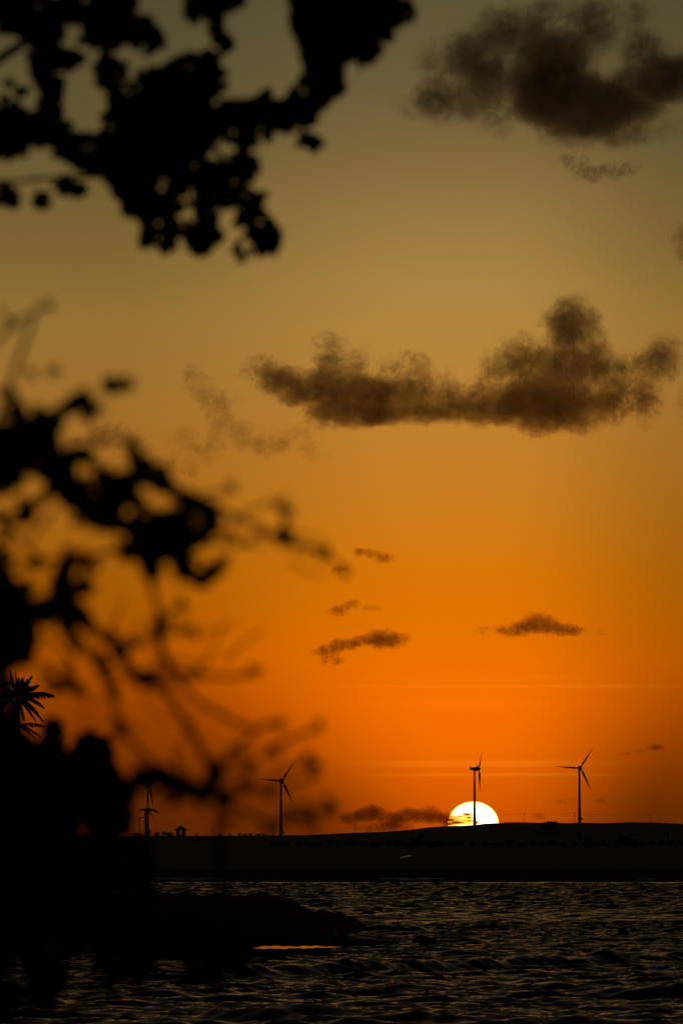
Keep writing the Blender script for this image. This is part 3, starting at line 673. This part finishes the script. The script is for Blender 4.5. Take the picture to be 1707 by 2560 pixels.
far_tree(-23.5, 660, 2.0, 5.0, 3.6, 'low leafy shrub on the shore at the left', 92, None, 'bush', leaves=2400)
# ---------------------------------------------------------------- hut, post, shed, house
D = 2000; p = at(452.5, 2091, D); hr = empty('hut', (p.x, p.y, p.z), 'small lookout hut with hipped roof on the left skyline', 'hut')
w_ = MB(); w_.box((0, 0, .2), (3.1, 3.0, 1.0)); w_.build('wall', M_wall, hr)
for x in (-1.48, -.45, .35, 1.48):
    for y in ((-1.42, 1.42)): q = MB(); q.box((x, y, 1.5), (.2 if abs(x) > 1 else .12, .18, 1.6)); q.build('post', M_wood, hr)
q = MB(); q.box((-.95, -1.42, 1.5), (.86, .1, 1.58)); q.box((.9, 1.42, 1.5), (.9, .1, 1.58)); q.build('panel', M_wall, hr)
q = MB(); rv = [(-2.2, -2.1, 2.2), (2.2, -2.1, 2.2), (2.2, 2.1, 2.2), (-2.2, 2.1, 2.2), (-2.2, -2.1, 2.38), (2.2, -2.1, 2.38), (2.2, 2.1, 2.38), (-2.2, 2.1, 2.38), (-.5, 0, 3.5), (.5, 0, 3.5)]
q.add(rv, [(3, 2, 1, 0), (0, 1, 5, 4), (1, 2, 6, 5), (2, 3, 7, 6), (3, 0, 4, 7), (4, 5, 9, 8), (5, 6, 9), (6, 7, 8, 9), (7, 4, 8)]); rf = q.build('roof', M_thatch, hr)
q = MB(); q.box((0, 0, 3.55), (1.2, .22, .16)); q.build('ridge_cap', M_thatch, rf)
p = at(349, 2044, 1190); g_ = 6.0; r_ = empty('light_post', (p.x, p.y, g_), 'thin post with short side arm left of the drooping palm', 'post')
q = MB(); q.tube([(0, 0, -.5), (0, 0, p.z - g_)], [.13, .09], 8); q.build('pole', M_conc, r_)
q = MB(); q.tube([(0, 0, p.z - g_ - .15), (.9, 0, p.z - g_ + .05), (1.4, 0, p.z - g_)], .07, 6); q.box((1.5, 0, p.z - g_ - .05), (.6, .25, .16)); q.build('lamp_arm', M_steel, r_)
# shed with a shiny roof
D = 1350; p = at(1014.5, 2146, D)
x0, x1 = (1001 - CX) / F * D, (1028 - CX) / F * D; g0 = gz(p.x, D)
sr = empty('shed', (p.x, D, g0), 'small shed with a slanting shiny metal roof that catches the light', 'shed')
M_roof = mat('shiny_roof_sheet', (.30, .22, .10), .3, metal=1.)
zt = at(1002, 2145.5, D).z - g0; zt2 = at(1027, 2140.5, D).z - g0; hw = (x1 - x0) / 2
q = MB(); q.box((0, 2.2, zt / 2 - .6), (hw * 1.8, 3.6, zt + .6)); q.build('wall', M_wall, sr)
q = MB()
q.add([(-hw, 0, zt), (hw, 0, zt2), (hw, 5, zt2 + .3), (-hw, 5, zt + .3), (-hw, 0, zt - .08), (hw, 0, zt2 - .08), (hw, 5, zt2 + .22), (-hw, 5, zt + .22)], [(0, 1, 2, 3), (7, 6, 5, 4), (0, 4, 5, 1), (1, 5, 6, 2), (2, 6, 7, 3), (3, 7, 4, 0)])
q.build('roof', M_roof, sr)
D = 3700; p = at(1471, 2110, D); g0 = gz(p.x, D); h_ = EYE + (HZ - 2094) / F * D - g0
hs = empty('house', (p.x, D, g0), 'boxy flat-roofed house before the dune right of the right turbine', 'house')
q = MB(); q.box((0, 0, h_ / 2 - .5), (4.6, 4.5, h_)); q.build('wall', M_wall, hs)
q = MB(); q.box((0, 0, h_ + .08), (5.0, 4.9, .3)); q.build('roof', M_conc, hs)
q = MB(); q.box((-1.0, -2.3, 1.4), (1.0, .1, 1.0)); q.build('window', M_bark_far, hs)
q = MB(); q.box((1.1, -2.3, 1.0), (.9, .1, 2.0)); q.build('door', M_wood, hs)
# ---------------------------------------------------------------- foreground trees (out of focus)
def in_gaps(x, y, gaps, rnd):
    for g in gaps:
        d_ = math.hypot(x - g[0], y - g[1])
        if d_ < g[2] * (1.05 + .4 * math.sin(3 * math.atan2(y - g[1], x - g[0]) + g[0]) + .2 * math.sin(5 * math.atan2(y - g[1], x - g[0]) + g[1])): return True
    return False
def foliage(name, parent, discs, gaps, D, leaf, dens, seed, depth=.35, grow=1.):
    """leaves hung around twig clumps; discs (px,row,r[,k]) give the clumps' places at distance D"""
    rnd = random.Random(seed); mb = MB(); s = D / F; org = parent.location
    for d_ in discs:
        x, y, r = d_[:3]; r *= grow; k = d_[3] if len(d_) > 3 else 1.
        n = max(3, int(dens * k ** 1.5 * (r / leaf) ** 2 + 2))
        for i in range(n):
            a = rnd.random() * 6.283; q = math.sqrt(rnd.random()); rr = max(2, r - leaf * .12)
            px, py = x + math.cos(a) * rr * q, y + math.sin(a) * rr * q
            if in_gaps(px, py, gaps, rnd): continue
            c = at(px, py, D + rnd.uniform(-depth, depth)) - org
            L = leaf * s * rnd.uniform(.7, 1.25)
            t_ = Vector((rnd.gauss(0, 1), rnd.gauss(0, .5), rnd.gauss(-.4, 1))).normalized()
            nn = Vector((rnd.gauss(0, .6), -1, rnd.gauss(0, .8))).normalized(); sd = t_.cross(nn).normalized(); up = sd.cross(t_) * .12
            wd = L * rnd.uniform(.28, .36); b = c - t_ * L * .5
            mb.add([b, b + t_ * L * .3 + sd * wd + up * L, b + t_ * L * .7 + sd * wd * .9 + up * L, b + t_ * L, b + t_ * L * .7 - sd * wd * .9 + up * L, b + t_ * L * .3 - sd * wd + up * L, b + t_ * L * .5],
                   [(0, 6, 1), (1, 6, 2), (2, 6, 3), (3, 6, 4), (4, 6, 5), (5, 6, 0)])
    return mb.build(name, M_leaf, parent)
def branch(parent, pts, r0, r1, D, name='branch', n=8, Ds=None, thick=1.):
    mb = MB(); q = []
    for i, (x, y) in enumerate(pts):
        d = D if Ds is None else Ds[0] + (Ds[1] - Ds[0]) * i / (len(pts) - 1)
        q.append(at(x, y, d) - parent.location)
    # smooth the polyline
    sm = []
    for i in range(len(q) - 1):
        p0, p1, p2, p3 = q[max(0, i - 1)], q[i], q[i + 1], q[min(len(q) - 1, i + 2)]
        for k in range(4):
            u = k / 4; sm.append(.5 * ((2 * p1) + (p2 - p0) * u + (2 * p0 - 5 * p1 + 4 * p2 - p3) * u * u + (3 * p1 - p0 - 3 * p2 + p3) * u ** 3))
    sm.append(q[-1]); s = D / F
    mb.tube(sm, [(r0 + (r1 - r0) * i / (len(sm) - 1)) * thick * s * (1 + .12 * math.sin(i * 2.1)) for i in range(len(sm))], n)
    return mb.build(name, M_bark, parent, True)
def trunk_to(parent, base, top, r0, r1, seed):
    mb = MB(); rnd = random.Random(seed); b = Vector(base) - parent.location; tp = Vector(top) - parent.location
    pts = [b.lerp(tp, k / 8) + Vector((rnd.uniform(-.03, .03), rnd.uniform(-.03, .03), 0)) * (1 if 0 < k < 8 else 0) for k in range(9)]
    mb.tube(pts, [r0 + (r1 - r0) * k / 8 for k in range(9)], 12); return mb.build('trunk', M_bark, parent, True)
Z1 = 1568 / 1100.
def z1(L): return [(a[0] / Z1, a[1] / Z1) + tuple(v / Z1 if i == 0 else v for i, v in enumerate(a[2:])) for a in L]
Z2 = 1568 / 900.
def z2(L, oy=700): return [(a[0] / Z2, oy + a[1] / Z2) + tuple(v / Z2 if i == 0 else v for i, v in enumerate(a[2:])) for a in L]
# -- A: overhanging branch at the top
DA = 11.5
TA = empty('overhanging_tree', (-2.0, DA, 3.25), 'blurred black leafy branch hanging in from the top left corner', 'tree')
trunk_to(TA, (-2.0, DA, 2.9), at(-900, -300, DA), .16, .10, 1)
A_d = z1([(20, 20, 95), (60, 60, 70), (140, 50, 80), (200, 60, 60), (280, 20, 70), (370, 25, 60), (440, 20, 50),
          (330, 110, 45), (380, 110, 70), (450, 110, 70), (505, 115, 52), (540, 150, 38), (420, 60, 50), (560, 130, 24),
          (165, 130, 60), (160, 200, 58), (170, 260, 55), (185, 320, 48), (180, 375, 42), (235, 215, 42), (270, 210, 26),
          (375, 240, 42), (395, 275, 48), (400, 310, 30), (430, 240, 26), (300, 150, 22),
          (10, 420, 75), (40, 450, 72), (20, 520, 50), (60, 500, 55), (-10, 480, 80), (75, 320, 22, .5), (40, 300, 18, .4),
          (175, 410, 45), (190, 460, 52), (230, 500, 58), (290, 540, 60), (340, 575, 50), (130, 480, 45), (380, 560, 60), (130, 440, 40),
          (0, 690, 40), (35, 705, 30), (50, 725, 18), (150, 715, 30), (215, 665, 26), (250, 655, 34), (290, 680, 22, .7), (340, 620, 22, .5),
          (480, 400, 95), (450, 450, 80), (560, 330, 85), (620, 300, 75), (690, 270, 75), (740, 235, 48), (760, 290, 50), (600, 450, 150), (520, 560, 130), (720, 420, 90), (690, 510, 95),
          (640, 590, 95), (470, 610, 95), (420, 560, 80), (410, 430, 45), (790, 420, 50), (780, 470, 60), (560, 660, 90), (500, 690, 70),
          (470, 740, 35), (530, 740, 55), (560, 780, 55), (590, 840, 46), (600, 870, 32), (530, 850, 30), (505, 860, 18, .6), (620, 700, 50), (610, 770, 46),
          (700, 650, 60), (740, 620, 60), (790, 600, 55), (760, 690, 75), (820, 640, 60), (870, 600, 48), (890, 590, 30), (720, 760, 60), (715, 830, 60), (720, 870, 42), (760, 850, 30), (690, 820, 40),
          (870, 520, 34), (880, 490, 40), (860, 560, 28, .7), (820, 710, 40), (870, 700, 30, .6), (900, 740, 38), (870, 770, 30), (930, 790, 42), (950, 850, 46), (970, 870, 34), (940, 890, 28), (905, 830, 30), (870, 910, 26, .5), (925, 700, 22, .5), (850, 880, 20, .4), (850, 790, 20, .6),
          (850, 405, 55), (900, 410, 52), (950, 400, 58), (1000, 410, 56), (1050, 400, 62), (1090, 390, 55), (1100, 350, 62), (1140, 300, 70), (1160, 250, 68), (1150, 200, 70), (1190, 300, 40), (1200, 200, 40),
          (1130, 140, 70), (1110, 90, 75), (1080, 40, 55), (1180, 100, 80), (1180, 30, 90), (1260, 60, 80), (1260, 130, 78), (1310, 170, 46), (1290, 190, 36), (1340, 120, 50), (1340, 50, 70), (1400, 30, 60), (1440, 40, 42), (1390, 80, 34), (1250, 10, 90), (1120, -10, 80),
          (1080, 495, 24), (1105, 508, 34), (1130, 512, 16), (955, 470, 26), (945, 350, 30), (960, 490, 14),
          (690, 20, 40), (685, 55, 26), (740, 15, 45), (770, 50, 34), (775, 95, 30), (785, 140, 30), (800, 160, 26), (780, 5, 50), (830, -10, 40)])
A_g = z1([(573, 668, 26), (568, 797, 20), (662, 768, 30), (680, 700, 24), (800, 780, 34), (760, 555, 30), (810, 540, 34), (700, 580, 22), (410, 465, 16), (440, 100, 10), (1240, 128, 12), (830, 600, 12), (745, 250, 8), (680, 300, 8), (265, 110, 26), (290, 170, 18), (15, 430, 8), (830, 760, 20), (440, 330, 14)])
branch(TA, [(-900, -300), (-500, 120), (-150, 260), (120, 350), (330, 330), (480, 300), (620, 285), (750, 270)], 30, 7, DA)
branch(TA, [(750, 270), (800, 200), (800, 100), (850, 20), (960, -100)], 9, 4, DA)
branch(TA, [(330, 330), (380, 420), (400, 520), (410, 590)], 9, 3, DA)
branch(TA, [(480, 300), (560, 400), (600, 470), (670, 610)], 9, 3, DA)
branch(TA, [(-150, 260), (40, 120), (200, 40), (330, 60), (390, 100)], 14, 4, DA)
branch(TA, [(120, 350), (110, 200), (120, 60), (60, -80)], 10, 4, DA)
branch(TA, [(-200, 440), (0, 455), (120, 445), (270, 440), (330, 430)], 6, 4, DA)
branch(TA, [(560, -60), (545, 40), (550, 110)], 6, 3, DA)
branch(TA, [(700, 285), (740, 330), (775, 358)], 4, 2, DA)
branch(TA, [(260, 70), (265, 150), (280, 210)], 5, 2, DA)
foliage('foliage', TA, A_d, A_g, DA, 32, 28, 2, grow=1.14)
# -- B: middle cluster
DB = 7.4
TB = empty('shore_tree', (-2.2, DB, 3.3), 'blurred black leafy branch reaching in at mid height on the left', 'tree')
trunk_to(TB, (-2.2, DB, 2.9), at(-1500, 900, DB), .13, .08, 4)
B_d = z2([(75, 550, 30, .8), (90, 580, 26), (60, 660, 50), (110, 660, 45), (160, 630, 40), (210, 605, 38), (255, 585, 34), (300, 550, 30), (345, 535, 30), (380, 560, 30), (385, 585, 24), (365, 495, 24, .8), (330, 510, 20, .6), (15, 500, 20, .5),
          (485, 462, 30, 1.3), (0, 720, 90), (-10, 800, 120), (80, 750, 95), (60, 820, 80), (150, 740, 70), (190, 700, 40), (190, 780, 45), (20, 870, 45), (170, 850, 30, .4),
          (270, 800, 60), (290, 870, 72), (330, 920, 60), (300, 940, 40), (340, 760, 44), (380, 750, 34), (400, 790, 24, .5), (280, 770, 40), (250, 840, 40),
          (480, 900, 52), (530, 890, 52), (560, 930, 46), (450, 960, 52), (420, 1000, 60), (380, 1040, 48), (470, 1040, 56), (540, 1060, 52), (440, 900, 36), (500, 950, 40), (590, 970, 30),
          (585, 730, 34), (590, 780, 34), (610, 830, 34), (650, 850, 42), (690, 860, 42), (720, 890, 38), (745, 910, 22), (640, 800, 28), (700, 830, 24, .7), (570, 880, 34, .6),
          (610, 1080, 60), (580, 1140, 56), (640, 1160, 62), (690, 1070, 56), (740, 1060, 56), (790, 1070, 46), (700, 1130, 80), (770, 1130, 70), (820, 1110, 50), (870, 1120, 40), (900, 1130, 22), (720, 1200, 60), (790, 1200, 50), (810, 1250, 42), (800, 1280, 28), (840, 1290, 32), (870, 1300, 20), (930, 1275, 34), (910, 1290, 24), (660, 1240, 42), (665, 1270, 30), (620, 1190, 40), (600, 1060, 40, .7), (620, 980, 26, .4),
          (870, 970, 30), (895, 1000, 32), (920, 1035, 32), (930, 1050, 22), (850, 950, 20, .7),
          (112, 985, 28), (122, 1000, 20), (185, 962, 17, .7), (378, 1238, 26), (385, 1330, 27), (290, 1270, 34), (285, 1300, 32), (275, 1250, 24, .7),
          (-10, 1290, 50), (0, 1350, 75), (50, 1370, 60), (90, 1350, 36), (130, 1335, 32), (60, 1420, 80), (0, 1500, 120), (110, 1440, 60), (90, 1500, 50), (50, 1580, 90), (110, 1600, 48), (140, 1570, 26), (20, 1650, 60), (120, 1540, 36), (150, 1450, 40),
          (190, 1420, 38), (230, 1405, 46), (280, 1390, 46), (300, 1440, 52), (330, 1450, 40), (300, 1500, 32), (355, 1480, 32), (385, 1495, 24), (310, 1350, 24), (290, 1360, 24)])
B_g = z2([(75, 1510, 24), (190, 810, 22), (650, 925, 34), (545, 1010, 36), (600, 1000, 16), (135, 870, 30), (180, 900, 30), (375, 830, 34), (730, 1255, 30), (600, 940, 12), (645, 960, 14), (180, 1300, 45), (150, 1380, 20)])
branch(TB, [(-1500, 900), (-700, 1000), (-150, 1090), (60, 1130), (180, 1220), (300, 1290), (420, 1350), (500, 1400)], 26, 5, DB)
branch(TB, [(-150, 1090), (60, 1060), (150, 1040), (220, 1000)], 9, 3, DB)
branch(TB, [(300, 1290), (360, 1200), (400, 1190), (430, 1220)], 6, 3, DB)
branch(TB, [(420, 1350), (500, 1290), (540, 1280)], 5, 2, DB)
branch(TB, [(-700, 1300), (-200, 1500), (20, 1520), (130, 1510), (210, 1550)], 18, 5, DB)
branch(TB, [(100, 1510), (160, 1440), (215, 1412)], 4, 2, DB)
branch(TB, [(180, 1220), (100, 1255), (66, 1270)], 3, 2, DB)
branch(TB, [(220, 1000), (255, 975), (278, 965)], 2, 1.5, DB)
_r = random.Random(5)
for k in range(90):
    c_ = _r.choice(B_d); a_ = _r.uniform(0, 6.28); q_ = c_[2] * _r.uniform(.9, 1.7) + 8
    B_d.append((c_[0] + q_ * math.cos(a_), c_[1] + q_ * math.sin(a_), _r.uniform(9, 17), .55))
B_d += [(_r.uniform(-10, 130), _r.uniform(1180, 1440), _r.uniform(10, 20), .5) for k in range(16)] + [(_r.uniform(60, 300), _r.uniform(1520, 1680), _r.uniform(9, 17), .45) for k in range(14)]
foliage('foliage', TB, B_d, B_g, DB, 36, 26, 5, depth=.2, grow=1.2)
# -- C: dark mass in the lower left corner
DC_ = 10.5
TC = empty('leafy_bush', (-1.3, DC_, 3.3), 'dense blurred black bush filling the lower left corner', 'bush')
C_d = z2([(235, 370, 38), (230, 400, 44), (225, 450, 60), (250, 490, 50), (200, 520, 70), (370, 450, 48), (420, 445, 52), (460, 470, 50), (400, 500, 90), (450, 540, 80), (320, 560, 90), (250, 580, 110), (330, 660, 120), (450, 640, 90), (500, 640, 60), (500, 700, 80), (550, 650, 40), (560, 700, 34), (540, 760, 50),
          (100, 500, 70), (60, 560, 110), (120, 620, 130), (0, 620, 120), (60, 740, 150), (200, 760, 150), (340, 800, 140), (460, 800, 90), (510, 830, 44), (20, 440, 60), (0, 380, 60), (90, 440, 40)], 1600)
C_d += [(-10, 1720, 46), (-5, 1790, 58), (10, 1850, 66), (30, 1900, 80), (-60, 1800, 80), (90, 1900, 50), (130, 2000, 70), (190, 1990, 70), (60, 2110, 110), (200, 2120, 110), (300, 2130, 80), (50, 2250, 120), (180, 2260, 120), (310, 2240, 85), (330, 2320, 70), (230, 2370, 70), (110, 2360, 90), (0, 2360, 90), (60, 2450, 70), (270, 2440, 46), (20, 2520, 40),  (150, 2440, 46), (100, 2480, 46), (120, 2510, 34), (20, 2500, 30, .6), (300, 2390, 70), (360, 2400, 50), (500, 2390, 60), (540, 2420, 44), (590, 2380, 48), (470, 2430, 42, .8), (400, 2340, 60), (480, 2330, 60), (560, 2340, 50), (330, 2440, 40, .7), (600, 2420, 30, .6), (-100, 2200, 200), (-100, 2450, 120)]
C_g = [(38, 2432, 30), (205, 2410, 28), (432, 2408, 30), (230, 2470, 40)]
for k, (bx_, tp_) in enumerate(((-300, (60, 2000)), (-200, (250, 1950)), (-420, (100, 2400)), (-120, (400, 2340)))):
    branch(TC, [(-700 + 60 * k, 4600 if k else 4500), (bx_, 3000), ((bx_ + tp_[0]) / 2, (3000 + tp_[1]) / 2 - 100), tp_], 26, 6, DC_, 'stem')
branch(TC, [(250, 1950), (240, 1880), (235, 1830)], 6, 2, DC_); branch(TC, [(60, 2000), (200, 1960), (300, 1980)], 8, 3, DC_)
branch(TC, [(400, 2340), (480, 2370), (560, 2390), (600, 2400)], 8, 3, DC_); branch(TC, [(100, 2400), (120, 2460), (130, 2500)], 6, 3, DC_)
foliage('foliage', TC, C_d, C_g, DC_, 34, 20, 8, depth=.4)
# -- D: leafless twigs close to the lens
DD = 7.3
TD = empty('leafless_shrub', (-1.0, DD, 3.3), 'strongly blurred see-through bare twigs with a few buds left of the sun', 'shrub')
s1 = [((a[0]) / Z2, 700 + a[1] / Z2) for a in [(0, 0)]]
def tw2(pts, oy, r0=7, r1=5, D=DD): 
    branch(TD, [(x / Z2, oy + y / Z2) for x, y in pts], r0, r1, D, 'twig', 6, thick=.84)
branch(TD, [(-1100, 6400), (-300, 4500), (350, 3200), (540, 2500), (552, 2150), (540, 1950)], 16, 7, DD, 'stem')
branch(TD, [(-1100, 6400), (-900, 4000), (-500, 2500), (-200, 1600), (-60, 1200), (90, 780)], 16, 6, DD, 'stem')
tw2([(-300, 850), (0, 1050), (100, 1140), (150, 1200), (200, 1230)], 700, 9, 8)
tw2([(235, 1000), (190, 1060), (130, 1130)], 700, 8, 7)
tw2([(-50, 1290), (60, 1262), (200, 1225), (350, 1215), (450, 1195), (530, 1160)], 700, 8, 9)
tw2([(600, 1180), (650, 1290), (680, 1400), (700, 1530), (720, 1640), (800, 1740)], 700, 11, 7)
tw2([(640, 1290), (590, 1200), (540, 1160)], 700, 7, 6)
tw2([(840, 960), (900, 930), (980, 920), (1020, 870)], 700, 6, 5)
tw2([(900, 960), (1000, 1020), (1100, 1065), (1200, 1120), (1300, 1150), (1420, 1190), (1490, 1260)], 700, 9, 5)
tw2([(1200, 1120), (1235, 1060), (1230, 980), (1250, 930)], 700, 7, 5)
tw2([(960, 1090), (1040, 1130), (1110, 1150)], 700, 6, 4)
tw2([(-60, 300), (0, 255), (70, 185), (130, 155), (210, 100)], 700, 8, 6)
tw2([(0, 120), (40, 170), (70, 185)], 700, 6, 5)
tw2([(420, 1520), (500, 1585), (570, 1600), (680, 1550)], 700, 8, 8)
tw2([(690, 1540), (770, 1530), (850, 1510)], 700, 6, 4); tw2([(700, 1470), (760, 1430), (800, 1400)], 700, 6, 4)
tw2([(200, 1540), (260, 1600), (330, 1680)], 700, 6, 5); tw2([(330, 1540), (390, 1620), (430, 1700)], 700, 8, 7)
tw2([(180, 200), (250, 180), (330, 180), (370, 250)], 1600, 10, 8)
tw2([(430, 60), (450, 150), (500, 215), (510, 360), (560, 430), (610, 480), (670, 550), (720, 600)], 1600, 9, 8)
tw2([(520, 60), (570, 130), (640, 165), (700, 200), (770, 300), (830, 390), (870, 470), (910, 550), (940, 620), (960, 700), (950, 850)], 1600, 11, 13)
tw2([(620, 130), (720, 140), (860, 150), (1000, 162), (1110, 140)], 1600, 7, 8)
tw2([(690, 0), (720, 90), (790, 190), (860, 270), (940, 310), (1010, 350), (1100, 390), (1160, 370), (1230, 362)], 1600, 9, 8)
tw2([(1110, 400), (1060, 450), (1020, 480), (960, 550)], 1600, 8, 6)
tw2([(1180, 500), (1230, 450), (1290, 420), (1350, 400), (1400, 370)], 1600, 9, 8)
tw2([(580, 600), (660, 585), (740, 600), (820, 640), (900, 665), (970, 690), (1060, 650), (1120, 620)], 1600, 12, 9)
tw2([(960, 700), (1060, 740), (1180, 800), (1300, 770), (1420, 730)], 1600, 8, 6)
tw2([(960, 600), (1050, 570), (1110, 545)], 1600, 6, 5); tw2([(1060, 650), (1160, 650), (1300, 620), (1380, 590)], 1600, 7, 7); tw2([(1180, 600), (1290, 550), (1380, 530)], 1600, 7, 8)
tw2([(560, 600), (700, 640), (800, 660)], 1600, 8, 6)
_r = random.Random(77)
for k in range(34):
    x0_, y0_ = _r.choice([(560, 1700), (400, 1760), (300, 1690), (430, 1900), (540, 1960), (640, 1980), (600, 1870), (230, 1800), (420, 1600), (560, 1350), (690, 1370), (300, 1600)])
    x0_ += _r.uniform(-50, 50); y0_ += _r.uniform(-50, 50); a_ = _r.uniform(-1.3, .5); L_ = _r.uniform(50, 130)
    branch(TD, [(x0_, y0_), (x0_ + L_ * .5 * math.cos(a_), y0_ + L_ * .5 * math.sin(a_) + _r.uniform(-10, 10)), (x0_ + L_ * math.cos(a_), y0_ + L_ * math.sin(a_))], 4, 2.5, DD + _r.uniform(-.4, .6), 'twig', 5)
D_b = z2([(700, 1500, 42), (695, 1550, 30), (710, 1460, 24, .6), (780, 1410, 30, .35), (1232, 1110, 40, .8), (1240, 1130, 30), (1220, 990, 40, .3), (1260, 1030, 36, .3), (1425, 1190, 36, .6), (520, 1625, 36, 1.), (800, 1530, 30, .3), (1490, 1265, 22, .5), (1130, 1100, 30, .25), (850, 1540, 20, .3), (1350, 1170, 30, .3),
          (60, 200, 30, .3), (210, 110, 26, .3), (130, 420, 40, .15), (250, 420, 40, .15), (1010, 900, 20, .25), (400, 1640, 34, .5), (340, 1600, 30, .3)])
D_b += z2([(640, 585, 44), (700, 600, 50), (760, 620, 50), (830, 645, 50), (890, 670, 46), (600, 610, 50), (930, 600, 44), (940, 560, 36), (560, 130, 30), (620, 170, 34), (680, 190, 26), (445, 110, 30, .6), (455, 170, 30, .6), (300, 190, 36, .7), (525, 60, 36, 1.), (500, 215, 30, .9), (470, 130, 40, .4), (590, 160, 36, .8), (650, 165, 34, .9), (330, 190, 34, .6), (240, 195, 34, .7), (360, 240, 28, .4), (530, 380, 40, .7), (1020, 480, 34, .4), (1190, 500, 32, .5), (1100, 550, 34, .6), (940, 590, 40, 1.), (930, 640, 36, .7), (700, 590, 50, 1.), (660, 590, 40, .8), (740, 605, 36, .8), (820, 640, 44, .8), (880, 665, 36, .7), (980, 690, 36, .6), (1060, 650, 34, .5), (1380, 560, 46, .35), (1340, 530, 40, .3),
          (1180, 810, 40, .5), (1250, 780, 50, .35), (1350, 770, 50, .35), (1430, 730, 40, .35), (1160, 650, 40, .3), (1220, 370, 24, .5), (1390, 380, 26, .4), (1110, 140, 32, .5), (750, 150, 30, .5), (850, 150, 26, .5), (800, 540, 50, .2), (640, 620, 50, .6), (850, 700, 50, .25), (1000, 760, 60, .15), (700, 700, 60, .2), (560, 700, 50, .5), (780, 690, 50, .3), (600, 560, 36, .4)], 1600)
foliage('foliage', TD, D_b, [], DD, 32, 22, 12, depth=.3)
